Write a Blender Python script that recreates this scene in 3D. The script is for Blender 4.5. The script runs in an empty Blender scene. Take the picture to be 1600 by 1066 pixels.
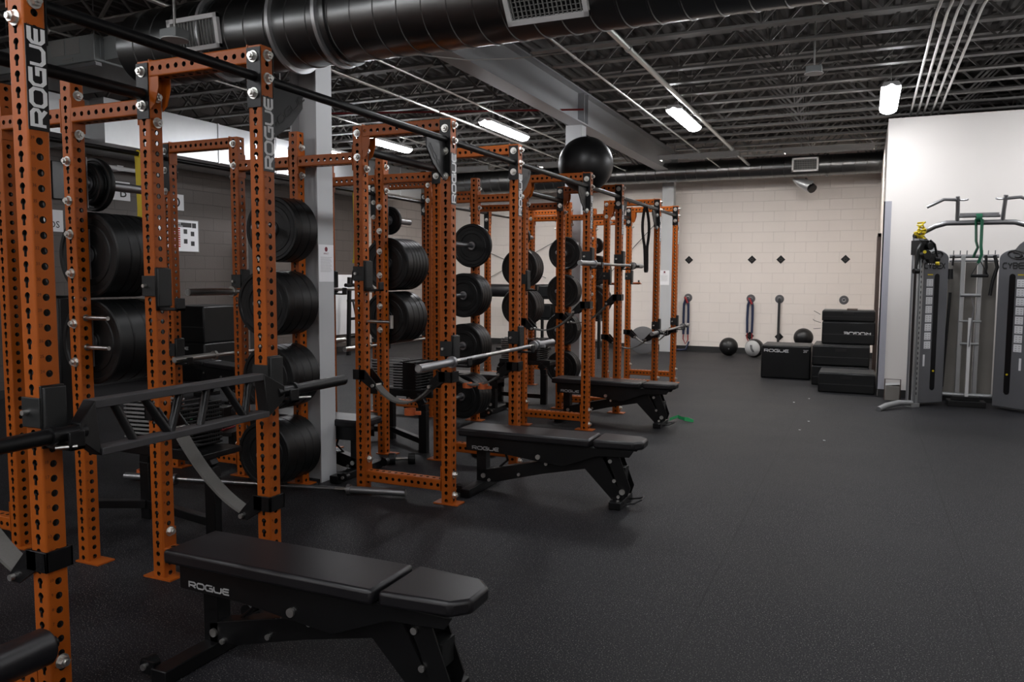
import bpy, math, random
from mathutils import Vector, Matrix
random.seed(7)
S = bpy.context.scene
COL = S.collection
PI = math.pi

# ---------------------------------------------------------------- camera
F_PX, PITCH, YAW, ROLL = 1235.1, 0.0810, 0.4195, 0.0046
cam_d = bpy.data.cameras.new('camera')
cam = bpy.data.objects.new('camera', cam_d)
COL.objects.link(cam)
cam.location = (2.5123, 0.0, 1.5225)
fw = Vector((-math.sin(YAW)*math.cos(PITCH), math.cos(YAW)*math.cos(PITCH), -math.sin(PITCH)))
rt = Vector((math.cos(YAW), math.sin(YAW), 0))
up = rt.cross(fw)
cr, sr = math.cos(ROLL), math.sin(ROLL)
rt2 = rt*cr + up*sr
up2 = up*cr - rt*sr
cam.matrix_world = Matrix.Translation(cam.location) @ Matrix((
    (rt2.x, up2.x, -fw.x), (rt2.y, up2.y, -fw.y), (rt2.z, up2.z, -fw.z))).to_4x4()
cam_d.sensor_fit = 'HORIZONTAL'
cam_d.sensor_width = 36.0
cam_d.lens = 36.0*F_PX/1600.0
cam_d.clip_start = 0.05
cam_d.clip_end = 100
S.camera = cam

# ---------------------------------------------------------------- world and exposure
W = bpy.data.worlds.new('world'); S.world = W
W.use_nodes = True
W.node_tree.nodes['Background'].inputs[0].default_value = (0.6, 0.65, 0.75, 1)
W.node_tree.nodes['Background'].inputs[1].default_value = 0.02
S.view_settings.view_transform = 'Standard'
S.view_settings.look = 'None'
S.view_settings.exposure = 0.0
S.view_settings.gamma = 1.0
S.view_settings.use_curve_mapping = False
LAMP = 54.0      # emission strength of the far ceiling tube fixtures
LAMP_NEAR = 34.0 # fixtures over and behind the camera
LAMP_FILL = 82.0 # added fill row under the joists, brightens the back wall

# ---------------------------------------------------------------- materials
def nodes(m):
    nt = m.node_tree
    return nt, nt.nodes['Principled BSDF']

def mat(name, col, rough=0.5, metal=0.0, spec=0.5, noise=0.0, nscale=30.0, bump=0.0, bscale=200.0):
    m = bpy.data.materials.new(name); m.use_nodes = True
    nt, b = nodes(m)
    b.inputs['Base Color'].default_value = (*col, 1)
    b.inputs['Roughness'].default_value = rough
    b.inputs['Metallic'].default_value = metal
    b.inputs['Specular IOR Level'].default_value = spec
    tc = nt.nodes.new('ShaderNodeTexCoord')
    if noise:
        n = nt.nodes.new('ShaderNodeTexNoise'); n.inputs['Scale'].default_value = nscale
        n.inputs['Detail'].default_value = 1.5
        nt.links.new(tc.outputs['Object'], n.inputs['Vector'])
        r = nt.nodes.new('ShaderNodeMapRange')
        r.inputs['To Min'].default_value = max(0.02, rough-noise*0.3)
        r.inputs['To Max'].default_value = min(1, rough+noise*0.3)
        r.inputs['From Min'].default_value = 0.1; r.inputs['From Max'].default_value = 0.9
        nt.links.new(n.outputs['Fac'], r.inputs['Value'])
        nt.links.new(r.outputs['Result'], b.inputs['Roughness'])
        mx = nt.nodes.new('ShaderNodeMix'); mx.data_type = 'RGBA'
        mx.inputs['A'].default_value = (*[c*(1-noise*0.5) for c in col], 1)
        mx.inputs['B'].default_value = (*[min(1, c*(1+noise*0.5)) for c in col], 1)
        nt.links.new(n.outputs['Fac'], mx.inputs['Factor'])
        nt.links.new(mx.outputs['Result'], b.inputs['Base Color'])
    if bump:
        n2 = nt.nodes.new('ShaderNodeTexNoise'); n2.inputs['Scale'].default_value = bscale
        nt.links.new(tc.outputs['Object'], n2.inputs['Vector'])
        bp = nt.nodes.new('ShaderNodeBump'); bp.inputs['Strength'].default_value = bump
        bp.inputs['Distance'].default_value = 0.002
        nt.links.new(n2.outputs['Fac'], bp.inputs['Height'])
        nt.links.new(bp.outputs['Normal'], b.inputs['Normal'])
    return m

def emit(name, col, s):
    m = bpy.data.materials.new(name); m.use_nodes = True
    nt, b = nodes(m)
    b.inputs['Base Color'].default_value = (0.8, 0.8, 0.8, 1)
    b.inputs['Emission Color'].default_value = (*col, 1)
    b.inputs['Emission Strength'].default_value = s
    return m

def block_mat(name, cols, axis, mortar=0.5, dark=0.22, mc=(0.12, 0.11, 0.10)):
    """painted concrete block; cols = list of (stop position along the wall, colour)"""
    m = bpy.data.materials.new(name); m.use_nodes = True
    nt, b = nodes(m)
    b.inputs['Roughness'].default_value = 0.55
    tc = nt.nodes.new('ShaderNodeTexCoord')
    sp = nt.nodes.new('ShaderNodeSeparateXYZ'); nt.links.new(tc.outputs['Object'], sp.inputs[0])
    cb = nt.nodes.new('ShaderNodeCombineXYZ')
    nt.links.new(sp.outputs[axis], cb.inputs['X']); nt.links.new(sp.outputs['Z'], cb.inputs['Y'])
    br = nt.nodes.new('ShaderNodeTexBrick')
    br.inputs['Scale'].default_value = 1.0
    br.inputs['Brick Width'].default_value = 0.406
    br.inputs['Row Height'].default_value = 0.203
    br.inputs['Mortar Size'].default_value = 0.005
    br.inputs['Mortar Smooth'].default_value = 0.4
    nt.links.new(cb.outputs[0], br.inputs['Vector'])
    n = nt.nodes.new('ShaderNodeTexNoise'); n.inputs['Scale'].default_value = 60
    nt.links.new(tc.outputs['Object'], n.inputs['Vector'])
    ad = nt.nodes.new('ShaderNodeMath'); ad.operation = 'MULTIPLY_ADD'
    ad.inputs[1].default_value = -1.0
    ml = nt.nodes.new('ShaderNodeMath'); ml.operation = 'MULTIPLY'; ml.inputs[1].default_value = 0.35
    nt.links.new(n.outputs['Fac'], ml.inputs[0])
    nt.links.new(br.outputs['Fac'], ad.inputs[0]); nt.links.new(ml.outputs[0], ad.inputs[2])
    bp = nt.nodes.new('ShaderNodeBump'); bp.inputs['Strength'].default_value = mortar
    bp.inputs['Distance'].default_value = 0.006
    nt.links.new(ad.outputs[0], bp.inputs['Height']); nt.links.new(bp.outputs['Normal'], b.inputs['Normal'])
    # paint
    n3 = nt.nodes.new('ShaderNodeTexNoise'); n3.inputs['Scale'].default_value = 0.8
    nt.links.new(tc.outputs['Object'], n3.inputs['Vector'])
    last = None
    if len(cols) == 1:
        rgb = nt.nodes.new('ShaderNodeRGB'); rgb.outputs[0].default_value = (*cols[0][1], 1); last = rgb.outputs[0]
    else:
        gt = nt.nodes.new('ShaderNodeMath'); gt.operation = 'GREATER_THAN'; gt.inputs[1].default_value = cols[1][0]
        nt.links.new(sp.outputs[axis], gt.inputs[0])
        mx = nt.nodes.new('ShaderNodeMix'); mx.data_type = 'RGBA'
        mx.inputs['A'].default_value = (*cols[0][1], 1); mx.inputs['B'].default_value = (*cols[1][1], 1)
        nt.links.new(gt.outputs[0], mx.inputs['Factor']); last = mx.outputs['Result']
    hs = nt.nodes.new('ShaderNodeHueSaturation')
    mr = nt.nodes.new('ShaderNodeMapRange'); mr.inputs['To Min'].default_value = 0.9; mr.inputs['To Max'].default_value = 1.08
    nt.links.new(n3.outputs['Fac'], mr.inputs['Value']); nt.links.new(mr.outputs['Result'], hs.inputs['Value'])
    nt.links.new(last, hs.inputs['Color'])
    mm = nt.nodes.new('ShaderNodeMix'); mm.data_type = 'RGBA'
    ms = nt.nodes.new('ShaderNodeMath'); ms.operation = 'MULTIPLY'; ms.inputs[1].default_value = dark
    nt.links.new(br.outputs['Fac'], ms.inputs[0]); nt.links.new(ms.outputs[0], mm.inputs['Factor'])
    nt.links.new(hs.outputs['Color'], mm.inputs['A']); mm.inputs['B'].default_value = (*mc, 1)
    nt.links.new(mm.outputs['Result'], b.inputs['Base Color'])
    return m

def floor_mat():
    m = bpy.data.materials.new('rubber_floor'); m.use_nodes = True
    nt, b = nodes(m)
    b.inputs['Specular IOR Level'].default_value = 0.2
    tc = nt.nodes.new('ShaderNodeTexCoord')
    n = nt.nodes.new('ShaderNodeTexNoise'); n.inputs['Scale'].default_value = 170; n.inputs['Detail'].default_value = 1
    nt.links.new(tc.outputs['Object'], n.inputs['Vector'])
    cr = nt.nodes.new('ShaderNodeValToRGB')
    e = cr.color_ramp.elements
    e[0].position = 0.35; e[0].color = (0.006, 0.006, 0.0075, 1)
    e[1].position = 0.62; e[1].color = (0.0165, 0.016, 0.0195, 1)
    e2 = e.new(0.71); e2.color = (0.20, 0.19, 0.18, 1)
    nt.links.new(n.outputs['Fac'], cr.inputs['Fac'])
    n2 = nt.nodes.new('ShaderNodeTexNoise'); n2.inputs['Scale'].default_value = 1.3; n2.inputs['Detail'].default_value = 6
    nt.links.new(tc.outputs['Object'], n2.inputs['Vector'])
    mr = nt.nodes.new('ShaderNodeMapRange'); mr.inputs['From Min'].default_value = .3; mr.inputs['From Max'].default_value = .7
    mr.inputs['To Min'].default_value = 0.75; mr.inputs['To Max'].default_value = 1.25
    nt.links.new(n2.outputs['Fac'], mr.inputs['Value'])
    # seams between rolls, 1.22 m wide, running away from the camera
    br = nt.nodes.new('ShaderNodeTexBrick')
    br.inputs['Scale'].default_value = 1.0; br.inputs['Brick Width'].default_value = 3.6
    br.inputs['Row Height'].default_value = 1.19; br.inputs['Mortar Size'].default_value = 0.0035
    br.inputs['Mortar Smooth'].default_value = 0.1
    sp = nt.nodes.new('ShaderNodeSeparateXYZ'); nt.links.new(tc.outputs['Object'], sp.inputs[0])
    cb = nt.nodes.new('ShaderNodeCombineXYZ')
    ax = nt.nodes.new('ShaderNodeMath'); ax.operation = 'ADD'; ax.inputs[1].default_value = 0.52
    nt.links.new(sp.outputs['X'], ax.inputs[0])
    nt.links.new(sp.outputs['Y'], cb.inputs['X']); nt.links.new(ax.outputs[0], cb.inputs['Y'])
    nt.links.new(cb.outputs[0], br.inputs['Vector'])
    iv = nt.nodes.new('ShaderNodeMath'); iv.operation = 'MULTIPLY_ADD'; iv.inputs[1].default_value = -0.55; iv.inputs[2].default_value = 1.0
    nt.links.new(br.outputs['Fac'], iv.inputs[0])
    mu = nt.nodes.new('ShaderNodeMath'); mu.operation = 'MULTIPLY'
    nt.links.new(iv.outputs[0], mu.inputs[0]); nt.links.new(mr.outputs['Result'], mu.inputs[1])
    hs = nt.nodes.new('ShaderNodeHueSaturation')
    nt.links.new(cr.outputs['Color'], hs.inputs['Color']); nt.links.new(mu.outputs[0], hs.inputs['Value'])
    nt.links.new(hs.outputs['Color'], b.inputs['Base Color'])
    rr = nt.nodes.new('ShaderNodeMapRange'); rr.inputs['To Min'].default_value = 0.50; rr.inputs['To Max'].default_value = 0.68
    nt.links.new(n2.outputs['Fac'], rr.inputs['Value']); nt.links.new(rr.outputs['Result'], b.inputs['Roughness'])
    bp = nt.nodes.new('ShaderNodeBump'); bp.inputs['Strength'].default_value = 0.35; bp.inputs['Distance'].default_value = 0.002
    nt.links.new(n.outputs['Fac'], bp.inputs['Height']); nt.links.new(bp.outputs['Normal'], b.inputs['Normal'])
    return m

M = dict(
    orange=mat('orange_powder_coat', (0.37, 0.082, 0.006), 0.40, spec=0.35, noise=0.15, nscale=12, bump=0.15, bscale=400),
    black=mat('black_steel', (0.004, 0.004, 0.0045), 0.36, spec=0.38, noise=0.2, nscale=20),
    dark=mat('dark_bracket', (0.010, 0.011, 0.011), 0.5, noise=0.2, nscale=60),
    rubber=mat('bumper_rubber', (0.0045, 0.005, 0.0053), 0.42, spec=0.4, noise=0.25, nscale=9),
    vinyl=mat('black_vinyl', (0.009, 0.0083, 0.010), 0.36, noise=0.05, nscale=6, bump=0.1, bscale=500),
    chrome=mat('worn_chrome', (0.50, 0.49, 0.47), 0.30, 1.0, noise=0.06, nscale=10),
    zinc=mat('zinc_bolt', (0.74, 0.73, 0.70), 0.36, 1.0, noise=0.04, nscale=20),
    steel=mat('brushed_steel', (0.33, 0.33, 0.34), 0.38, 0.9, noise=0.06, nscale=10),
    galv=mat('galvanised_sheet', (0.62, 0.63, 0.64), 0.40, 0.75, noise=0.08, nscale=14),
    spiral=mat('spiral_duct_metal', (0.20, 0.205, 0.205), 0.30, 1.0, noise=0.04, nscale=5),
    beam=mat('grey_primer', (0.36, 0.37, 0.38), 0.5, noise=0.15, nscale=3),
    column=mat('column_paint', (0.48, 0.49, 0.50), 0.45, noise=0.1, nscale=3),
    satin=mat('satin_black', (0.05, 0.048, 0.051), 0.5, noise=0.2, nscale=30),
    joist=mat('joist_paint', (0.22, 0.21, 0.20), 0.5, noise=0.2, nscale=8),
    deck=mat('deck_paint', (0.055, 0.051, 0.048), 0.6, 0.0, noise=0.3, nscale=3),
    conduit=mat('conduit_metal', (0.62, 0.62, 0.60), 0.3, 0.8),
    plaster=mat('cream_plaster', (0.80, 0.76, 0.725), 0.6, noise=0.04, nscale=2),
    cream=block_mat('cream_block', [(0, (0.80, 0.735, 0.685))], 'X', 0.6, 0.10),
    left=block_mat('taupe_block', [(0, (0.085, 0.070, 0.063)), (13.7, (0.50, 0.455, 0.425))], 'Y', 0.9, 0.45, (0.03, 0.026, 0.024)),
    side=block_mat('cream_block_side', [(0, (0.72, 0.66, 0.61))], 'Y', 0.5),
    base=mat('black_cove_base', (0.02, 0.02, 0.02), 0.5),
    frame=mat('brown_door_frame', (0.075, 0.05, 0.042), 0.5),
    guard=mat('corner_guard', (0.42, 0.42, 0.47), 0.4, 0.2),
    white=mat('white_enamel', (0.75, 0.75, 0.75), 0.4),
    paper=mat('white_paper', (0.80, 0.80, 0.82), 0.7),
    ink=mat('black_ink', (0.02, 0.02, 0.02), 0.6),
    red=mat('red_ink', (0.40, 0.03, 0.025), 0.6),
    darkred=mat('dark_red_ink', (0.17, 0.02, 0.04), 0.6),
    webbing=mat('grey_webbing', (0.125, 0.121, 0.113), 0.8, noise=0.3, nscale=120, bump=0.5, bscale=300),
    yellow=mat('yellow_webbing', (0.62, 0.47, 0.01), 0.6),
    green=mat('green_band', (0.01, 0.12, 0.06), 0.5),
    lime=mat('bright_green_band', (0.02, 0.42, 0.13), 0.5),
    blueb=mat('blue_band', (0.008, 0.016, 0.055), 0.5),
    redband=mat('red_band', (0.30, 0.02, 0.025), 0.5),
    clip=mat('orange_clip', (0.62, 0.14, 0.04), 0.35),
    bandblk=mat('black_band', (0.018, 0.018, 0.019), 0.45),
    ballblk=mat('matte_black_ball', (0.006, 0.006, 0.0065), 0.40, bump=0.1, bscale=60),
    greyball=mat('light_grey_vinyl', (0.42, 0.42, 0.42), 0.5),
    foam=mat('black_foam_vinyl', (0.004, 0.0045, 0.005), 0.38, spec=0.35, noise=0.25, nscale=4, bump=0.2, bscale=12),
    foamtop=mat('dark_grey_vinyl_top', (0.022, 0.022, 0.023), 0.5, noise=0.2, nscale=7),
    cyb=mat('charcoal_shroud', (0.15, 0.152, 0.162), 0.42, 0.15, noise=0.15, nscale=5),
    slat=mat('grey_slats', (0.30, 0.30, 0.30), 0.45, 0.2),
    silver=mat('silver_column', (0.42, 0.43, 0.435), 0.36, 0.7, noise=0.15, nscale=5),
    slot=mat('black_slot', (0.005, 0.005, 0.006), 0.3),
    logo=mat('white_logo', (0.75, 0.75, 0.75), 0.5),
    gusmark=mat('cutout_mark', (0.03, 0.03, 0.03), 0.6),
    tubeinside=mat('dark_tube_inside', (0.012, 0.010, 0.009), 0.7),  # darker colour on the hole rims and inner skin
    benchlogo=mat('pale_grey_logo', (0.35, 0.35, 0.35), 0.5),
    greylogo=mat('grey_logo', (0.16, 0.16, 0.16), 0.5),
    darkmark=mat('dark_marking', (0.10, 0.02, 0.004), 0.7),
    board=mat('weathered_panel', (0.22, 0.205, 0.185), 0.6, noise=0.4, nscale=4),
    hvac=mat('hvac_cabinet', (0.27, 0.29, 0.29), 0.45, 0.3, noise=0.2, nscale=4),
    ringdark=mat('dark_ring', (0.08, 0.08, 0.08), 0.4, 0.5),
    label=mat('grey_label', (0.28, 0.28, 0.27), 0.6),
    discgrey=mat('grey_disc', (0.09, 0.09, 0.095), 0.5, noise=0.2, nscale=8),
    lamp=emit('lamp_diffuser', (0.96, 0.97, 1.0), LAMP),
    lampfill=emit('fill_diffuser', (1.0, 0.96, 0.92), LAMP_FILL),
    lampn=emit('lamp_diffuser_near', (0.96, 0.97, 1.0), LAMP_NEAR),
    floor=floor_mat(),
)

# ---------------------------------------------------------------- mesh helpers
class MB:
    def __init__(s): s.v = []; s.f = []; s.alt = set()
    def add(s, vs, fs):
        o = len(s.v); s.v += [tuple(p) for p in vs]; s.f += [tuple(i+o for i in f) for f in fs]
        return s
    def box(s, x0, x1, y0, y1, z0, z1):
        v = [(x, y, z) for z in (z0, z1) for y in (y0, y1) for x in (x0, x1)]
        return s.add(v, [(0,2,3,1),(4,5,7,6),(0,1,5,4),(2,6,7,3),(0,4,6,2),(1,3,7,5)])
    def bar(s, p, q, w, h, up=(0,0,1)):
        """rectangular bar from p to q, w across, h along up"""
        p = Vector(p); q = Vector(q); d = (q-p).normalized(); u = Vector(up)
        r = d.cross(u)
        if r.length < 1e-4: u = Vector((0,1,0)); r = d.cross(u)
        r.normalize(); u = r.cross(d)
        v = []
        for c in (p, q):
            for a, b in ((-1,-1),(1,-1),(1,1),(-1,1)):
                v.append(c + r*(a*w/2) + u*(b*h/2))
        return s.add(v, [(0,1,2,3),(7,6,5,4),(0,4,5,1),(1,5,6,2),(2,6,7,3),(3,7,4,0)])
    def tube(s, pts, r, seg=12, cap=True, closed=False):
        pts = [Vector(p) for p in pts]; n = len(pts)
        rs = r if isinstance(r, (list, tuple)) else [r]*n
        tang = []
        for i in range(n):
            if closed: d = pts[(i+1) % n]-pts[i-1]
            else: d = pts[min(i+1, n-1)]-pts[max(i-1, 0)]
            tang.append(d.normalized())
        a = Vector((0,0,1)) if abs(tang[0].z) < 0.9 else Vector((1,0,0))
        u = tang[0].cross(a).normalized(); vs = []
        for i in range(n):
            u = (u - tang[i]*u.dot(tang[i])).normalized(); w = tang[i].cross(u)
            for k in range(seg):
                t = 2*PI*k/seg
                vs.append(pts[i] + (u*math.cos(t)+w*math.sin(t))*rs[i])
        fs = []
        for i in range(n if closed else n-1):
            j = (i+1) % n
            for k in range(seg):
                k2 = (k+1) % seg
                fs.append((i*seg+k, i*seg+k2, j*seg+k2, j*seg+k))
        if cap and not closed:
            fs.append(tuple(range(seg))[::-1]); fs.append(tuple((n-1)*seg+k for k in range(seg)))
        return s.add(vs, fs)
    def cyl(s, p, q, r, seg=20, r2=None): return s.tube([p, q], [r, r if r2 is None else r2], seg)
    def lathe(s, prof, o=(0,0,0), axis='Y', seg=40, closed=True):
        """prof = [(radius, along)]"""
        o = Vector(o); ax = {'X': Vector((1,0,0)), 'Y': Vector((0,1,0)), 'Z': Vector((0,0,1))}[axis] if isinstance(axis, str) else Vector(axis).normalized()
        a = Vector((0,0,1)) if abs(ax.z) < 0.9 else Vector((1,0,0))
        u = ax.cross(a).normalized(); w = ax.cross(u)
        vs = []; n = len(prof)
        for r, t in prof:
            for k in range(seg):
                g = 2*PI*k/seg
                vs.append(o + ax*t + (u*math.cos(g)+w*math.sin(g))*r)
        fs = []
        for i in range(n if closed else n-1):
            j = (i+1) % n
            for k in range(seg):
                k2 = (k+1) % seg
                fs.append((i*seg+k, i*seg+k2, j*seg+k2, j*seg+k))
        return s.add(vs, fs)
    def sphere(s, o, r, seg=32, rings=16, sc=(1,1,1)):
        vs = [Vector(o)+Vector((0,0,r*sc[2]))]
        for i in range(1, rings):
            t = PI*i/rings
            for k in range(seg):
                g = 2*PI*k/seg
                vs.append(Vector(o)+Vector((r*sc[0]*math.sin(t)*math.cos(g), r*sc[1]*math.sin(t)*math.sin(g), r*sc[2]*math.cos(t))))
        vs.append(Vector(o)-Vector((0,0,r*sc[2]))); fs = []
        for k in range(seg): fs.append((0, 1+k, 1+(k+1) % seg))
        for i in range(rings-2):
            for k in range(seg):
                a = 1+i*seg+k; b = 1+i*seg+(k+1) % seg
                fs.append((a, a+seg, b+seg, b))
        l = len(vs)-1
        for k in range(seg): fs.append((l, 1+(rings-2)*seg+(k+1) % seg, 1+(rings-2)*seg+k))
        return s.add(vs, fs)
    def prism(s, poly, axis, t0, t1):
        """poly in the plane perpendicular to axis, extruded t0..t1. X: (y,z)  Y: (x,z)  Z: (x,y)"""
        def P(a, b, t): return (t, a, b) if axis == 'X' else ((a, t, b) if axis == 'Y' else (a, b, t))
        n = len(poly)
        v = [P(a, b, t0) for a, b in poly]+[P(a, b, t1) for a, b in poly]
        f = [tuple(range(n))[::-1], tuple(range(n, 2*n))]
        for i in range(n): f.append((i, (i+1) % n, n+(i+1) % n, n+i))
        return s.add(v, f)
    def ribbon(s, pts, w, t, side=(0,1,0)):
        """flat strap: centre line pts, width w along side, thickness t"""
        pts = [Vector(p) for p in pts]; sd = Vector(side).normalized(); vs = []
        for i, p in enumerate(pts):
            d = (pts[min(i+1, len(pts)-1)]-pts[max(i-1, 0)]).normalized(); n = d.cross(sd).normalized()
            for a, b in ((-1,-1),(1,-1),(1,1),(-1,1)): vs.append(p+sd*(a*w/2)+n*(b*t/2))
        fs = [(0,1,2,3)]; k = len(pts)
        for i in range(k-1):
            for j in range(4): fs.append((i*4+j, i*4+(j+1) % 4, i*4+4+(j+1) % 4, i*4+4+j))
        fs.append((4*k-1, 4*k-2, 4*k-3, 4*k-4))
        return s.add(vs, fs)
    def xf(s, m):
        s.v = [tuple(m @ Vector(p)) for p in s.v]; return s
    def mesh(s, name, m):
        me = bpy.data.meshes.new(name)
        me.from_pydata(s.v, [], s.f)
        me.materials.append(M[m] if isinstance(m, str) else m)
        if s.alt:
            me.materials.append(M['tubeinside'])
            for i in s.alt: me.polygons[i].material_index = 1
        import bmesh
        b = bmesh.new(); b.from_mesh(me); bmesh.ops.recalc_face_normals(b, faces=b.faces); b.to_mesh(me); b.free()
        me.polygons.foreach_set('use_smooth', [True]*len(me.polygons))
        me.set_sharp_from_angle(angle=math.radians(35))
        return me

def link(name, me, parent=None, loc=None, bevel=0, kind=None):
    o = bpy.data.objects.new(name, me); COL.objects.link(o)
    if parent is not None: o.parent = parent
    if loc is not None: o.location = loc
    if bevel:
        b = o.modifiers.new('bevel', 'BEVEL'); b.width = bevel; b.segments = 2; b.limit_method = 'ANGLE'; b.angle_limit = math.radians(40)
    if kind: o['kind'] = kind
    return o
def obj(name, mb, m, parent=None, loc=None, bevel=0, kind=None):
    return link(name, mb.mesh(name, m), parent, loc, bevel, kind)
def struct(name, mb, m, **k): return obj(name, mb, m, kind='structure', **k)
def tag(o, label, cat, group=None):
    o['label'] = label; o['category'] = cat
    if group: o['group'] = group
    return o
def thing(name, label, cat, loc=(0,0,0), rz=0, group=None):
    o = bpy.data.objects.new(name, None); COL.objects.link(o)
    o.location = loc; o.rotation_euler = (0, 0, rz); o.empty_display_size = 0.1
    return tag(o, label, cat, group)
def dup(o, parent=None, loc=None, rz=None, label=None, group=None):
    c = o.copy(); COL.objects.link(c)
    if parent is not None: c.parent = parent
    if loc is not None: c.location = loc
    if rz is not None: c.rotation_euler = (0, 0, rz)
    if label: c['label'] = label
    if group: c['group'] = group
    for ch in list(o.children): dup(ch, parent=c)
    return c

# ---- lettering
GL = {
 'R': ([[(0,0),(0,1),(1.25,1),(1.55,.82),(1.55,.60),(1.25,.42),(0.0,.42)], [(0.75,.42),(1.55,0)]], 1.95),
 'O': ([[(.3,0),(0,.22),(0,.78),(.3,1),(1.4,1),(1.7,.78),(1.7,.22),(1.4,0),(.3,0)]], 2.1),
 'G': ([[(1.65,1),(.3,1),(0,.78),(0,.22),(.3,0),(1.65,0),(1.65,.5),(.9,.5)]], 2.05),
 'U': ([[(0,1),(0,.22),(.3,0),(1.4,0),(1.7,.22),(1.7,1)]], 2.1),
 'E': ([[(1.5,1),(.3,1),(0,.78),(0,.22),(.3,0),(1.5,0)], [(0,.5),(1.4,.5)]], 1.6),
 'C': ([[(1.1,1),(.3,1),(0,.75),(0,.25),(.3,0),(1.1,0)]], 1.45),
 'Y': ([[(0,1),(.55,.5),(1.1,1)], [(.55,.5),(.55,0)]], 1.45),
 'B': ([[(0,0),(0,1),(.9,1),(1.1,.85),(1.1,.65),(.9,.5),(0,.5)], [(.9,.5),(1.1,.35),(1.1,.15),(.9,0),(0,0)]], 1.5),
 'X': ([[(0,0),(1.1,1)], [(0,1),(1.1,0)]], 1.5),
}
def word_w(w): return sum(GL[c][1] for c in w)-0.4
def strokes(word, h, t, M4, thick=0.0015, out=None, stroke=0.24):
    """wide technical lettering; local x = reading direction, y = up, z = towards the reader"""
    mb = out or MB(); x = 0
    for c in word:
        for path in GL[c][0]:
            closed = path[0] == path[-1]; P = [Vector((a+x, b, 0)) for a, b in (path[:-1] if closed else path)]
            n = len(P); L = []; R = []
            for i in range(n):
                pa = P[i-1] if (i > 0 or closed) else None; pb = P[(i+1) % n] if (i < n-1 or closed) else None
                ds = []
                if pa is not None: ds.append((P[i]-pa).normalized())
                if pb is not None: ds.append((pb-P[i]).normalized())
                ns = [Vector((-d.y, d.x, 0)) for d in ds]
                nn = sum(ns, Vector((0,0,0))).normalized(); k = 1/max(0.5, nn.dot(ns[0]))
                L.append(P[i]+nn*stroke/2*k); R.append(P[i]-nn*stroke/2*k)
            v = []
            for z in (0, thick/h):
                v += [p+Vector((0,0,z)) for p in L]+[p+Vector((0,0,z)) for p in R]
            f = []
            for i in range(n if closed else n-1):
                j = (i+1) % n
                f += [(2*n+i, 2*n+j, 3*n+j, 3*n+i), (i, n+i, n+j, j), (i, j, 2*n+j, 2*n+i), (n+i, 3*n+i, 3*n+j, n+j)]
            mb.add([M4 @ (p*h) for p in v], f)
        x += GL[c][1]
    return mb
def frame4(o, x, y):
    x = Vector(x).normalized(); y = Vector(y).normalized(); z = x.cross(y)
    return Matrix.Translation(Vector(o)) @ Matrix(((x.x,y.x,z.x),(x.y,y.y,z.y),(x.z,y.z,z.z))).to_4x4()
def text(s, h, M4, mb=None, thick=0.0015, align='CENTER'):
    cu = bpy.data.curves.new('t', 'FONT'); cu.body = s; cu.size = h*1.38; cu.extrude = thick/2; cu.align_x = align; cu.resolution_u = 2
    o = bpy.data.objects.new('t', cu); COL.objects.link(o)
    me = bpy.data.meshes.new_from_object(o)
    mb = mb or MB()
    mb.add([M4 @ Vector(v.co) for v in me.vertices], [tuple(p.vertices) for p in me.polygons])
    bpy.data.objects.remove(o); bpy.data.curves.remove(cu); bpy.data.meshes.remove(me)
    return mb

# ================================================================ SETTING
DECK_Z = 4.25
XL, XR, YB, YF = -7.1, 7.6, 16.5, -3.6
struct('floor', MB().box(XL-.2, XR+.2, YF-.2, YB+.2, -0.1, 0), 'floor')
struct('wall_back', MB().box(XL-.2, XR+.2, YB, YB+.2, 0, 4.6), 'cream')
struct('wall_left', MB().box(XL-.2, XL, YF, YB, 0, 4.6), 'left')
struct('wall_right', MB().box(XR, XR+.2, YF, YB, 0, 4.6), 'side')
struct('wall_front', MB().box(XL-.2, XR+.2, YF-.2, YF, 0, 4.6), 'cream')
PY, PX = 11.2, 2.70
struct('wall_partition', MB().box(PX, XR, PY, PY+.2, 0, 3.53), 'plaster')
struct('wall_side', MB().box(PX, PX+.2, PY+.2, YB, 0, 3.53), 'side')
struct('baseboard_back', MB().box(XL, PX, YB-.012, YB, 0, 0.11), 'base')
struct('baseboard_left', MB().box(XL, XL+.012, YF, YB, 0, 0.11), 'base')
struct('baseboard_partition', MB().box(PX, XR, PY-.012, PY, 0, 0.10), 'base')
struct('baseboard_side', MB().box(PX-.012, PX, PY+.1, YB, 0, 0.10), 'base')
struct('trim_1', MB().box(PX-.014, PX, PY-.014, PY+.11, .10, 2.50).box(PX-.014, PX+.075, PY-.014, PY, .10, 2.50), 'guard')
# door in the side wall, seen almost edge on
d = bpy.data.objects.new('door_1', None); COL.objects.link(d); d['kind'] = 'structure'; d.location = (PX, 13.2, 0)
obj('door_frame', MB().box(-.05, .0, -.06, 0, 0, 2.2).box(-.05, .0, 1.0, 1.06, 0, 2.2).box(-.05, 0, -.06, 1.06, 2.14, 2.2), 'frame', d, bevel=.004)
obj('door_panel', MB().box(-.028, 0, 0, 1.0, 0.01, 2.14), 'frame', d)
obj('door_handle', MB().cyl((-.03,.08,1.0), (-.09,.08,1.0), .01, 8).cyl((-.085,.08,1.0), (-.085,.2,1.0), .01, 8), 'chrome', d)

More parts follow.
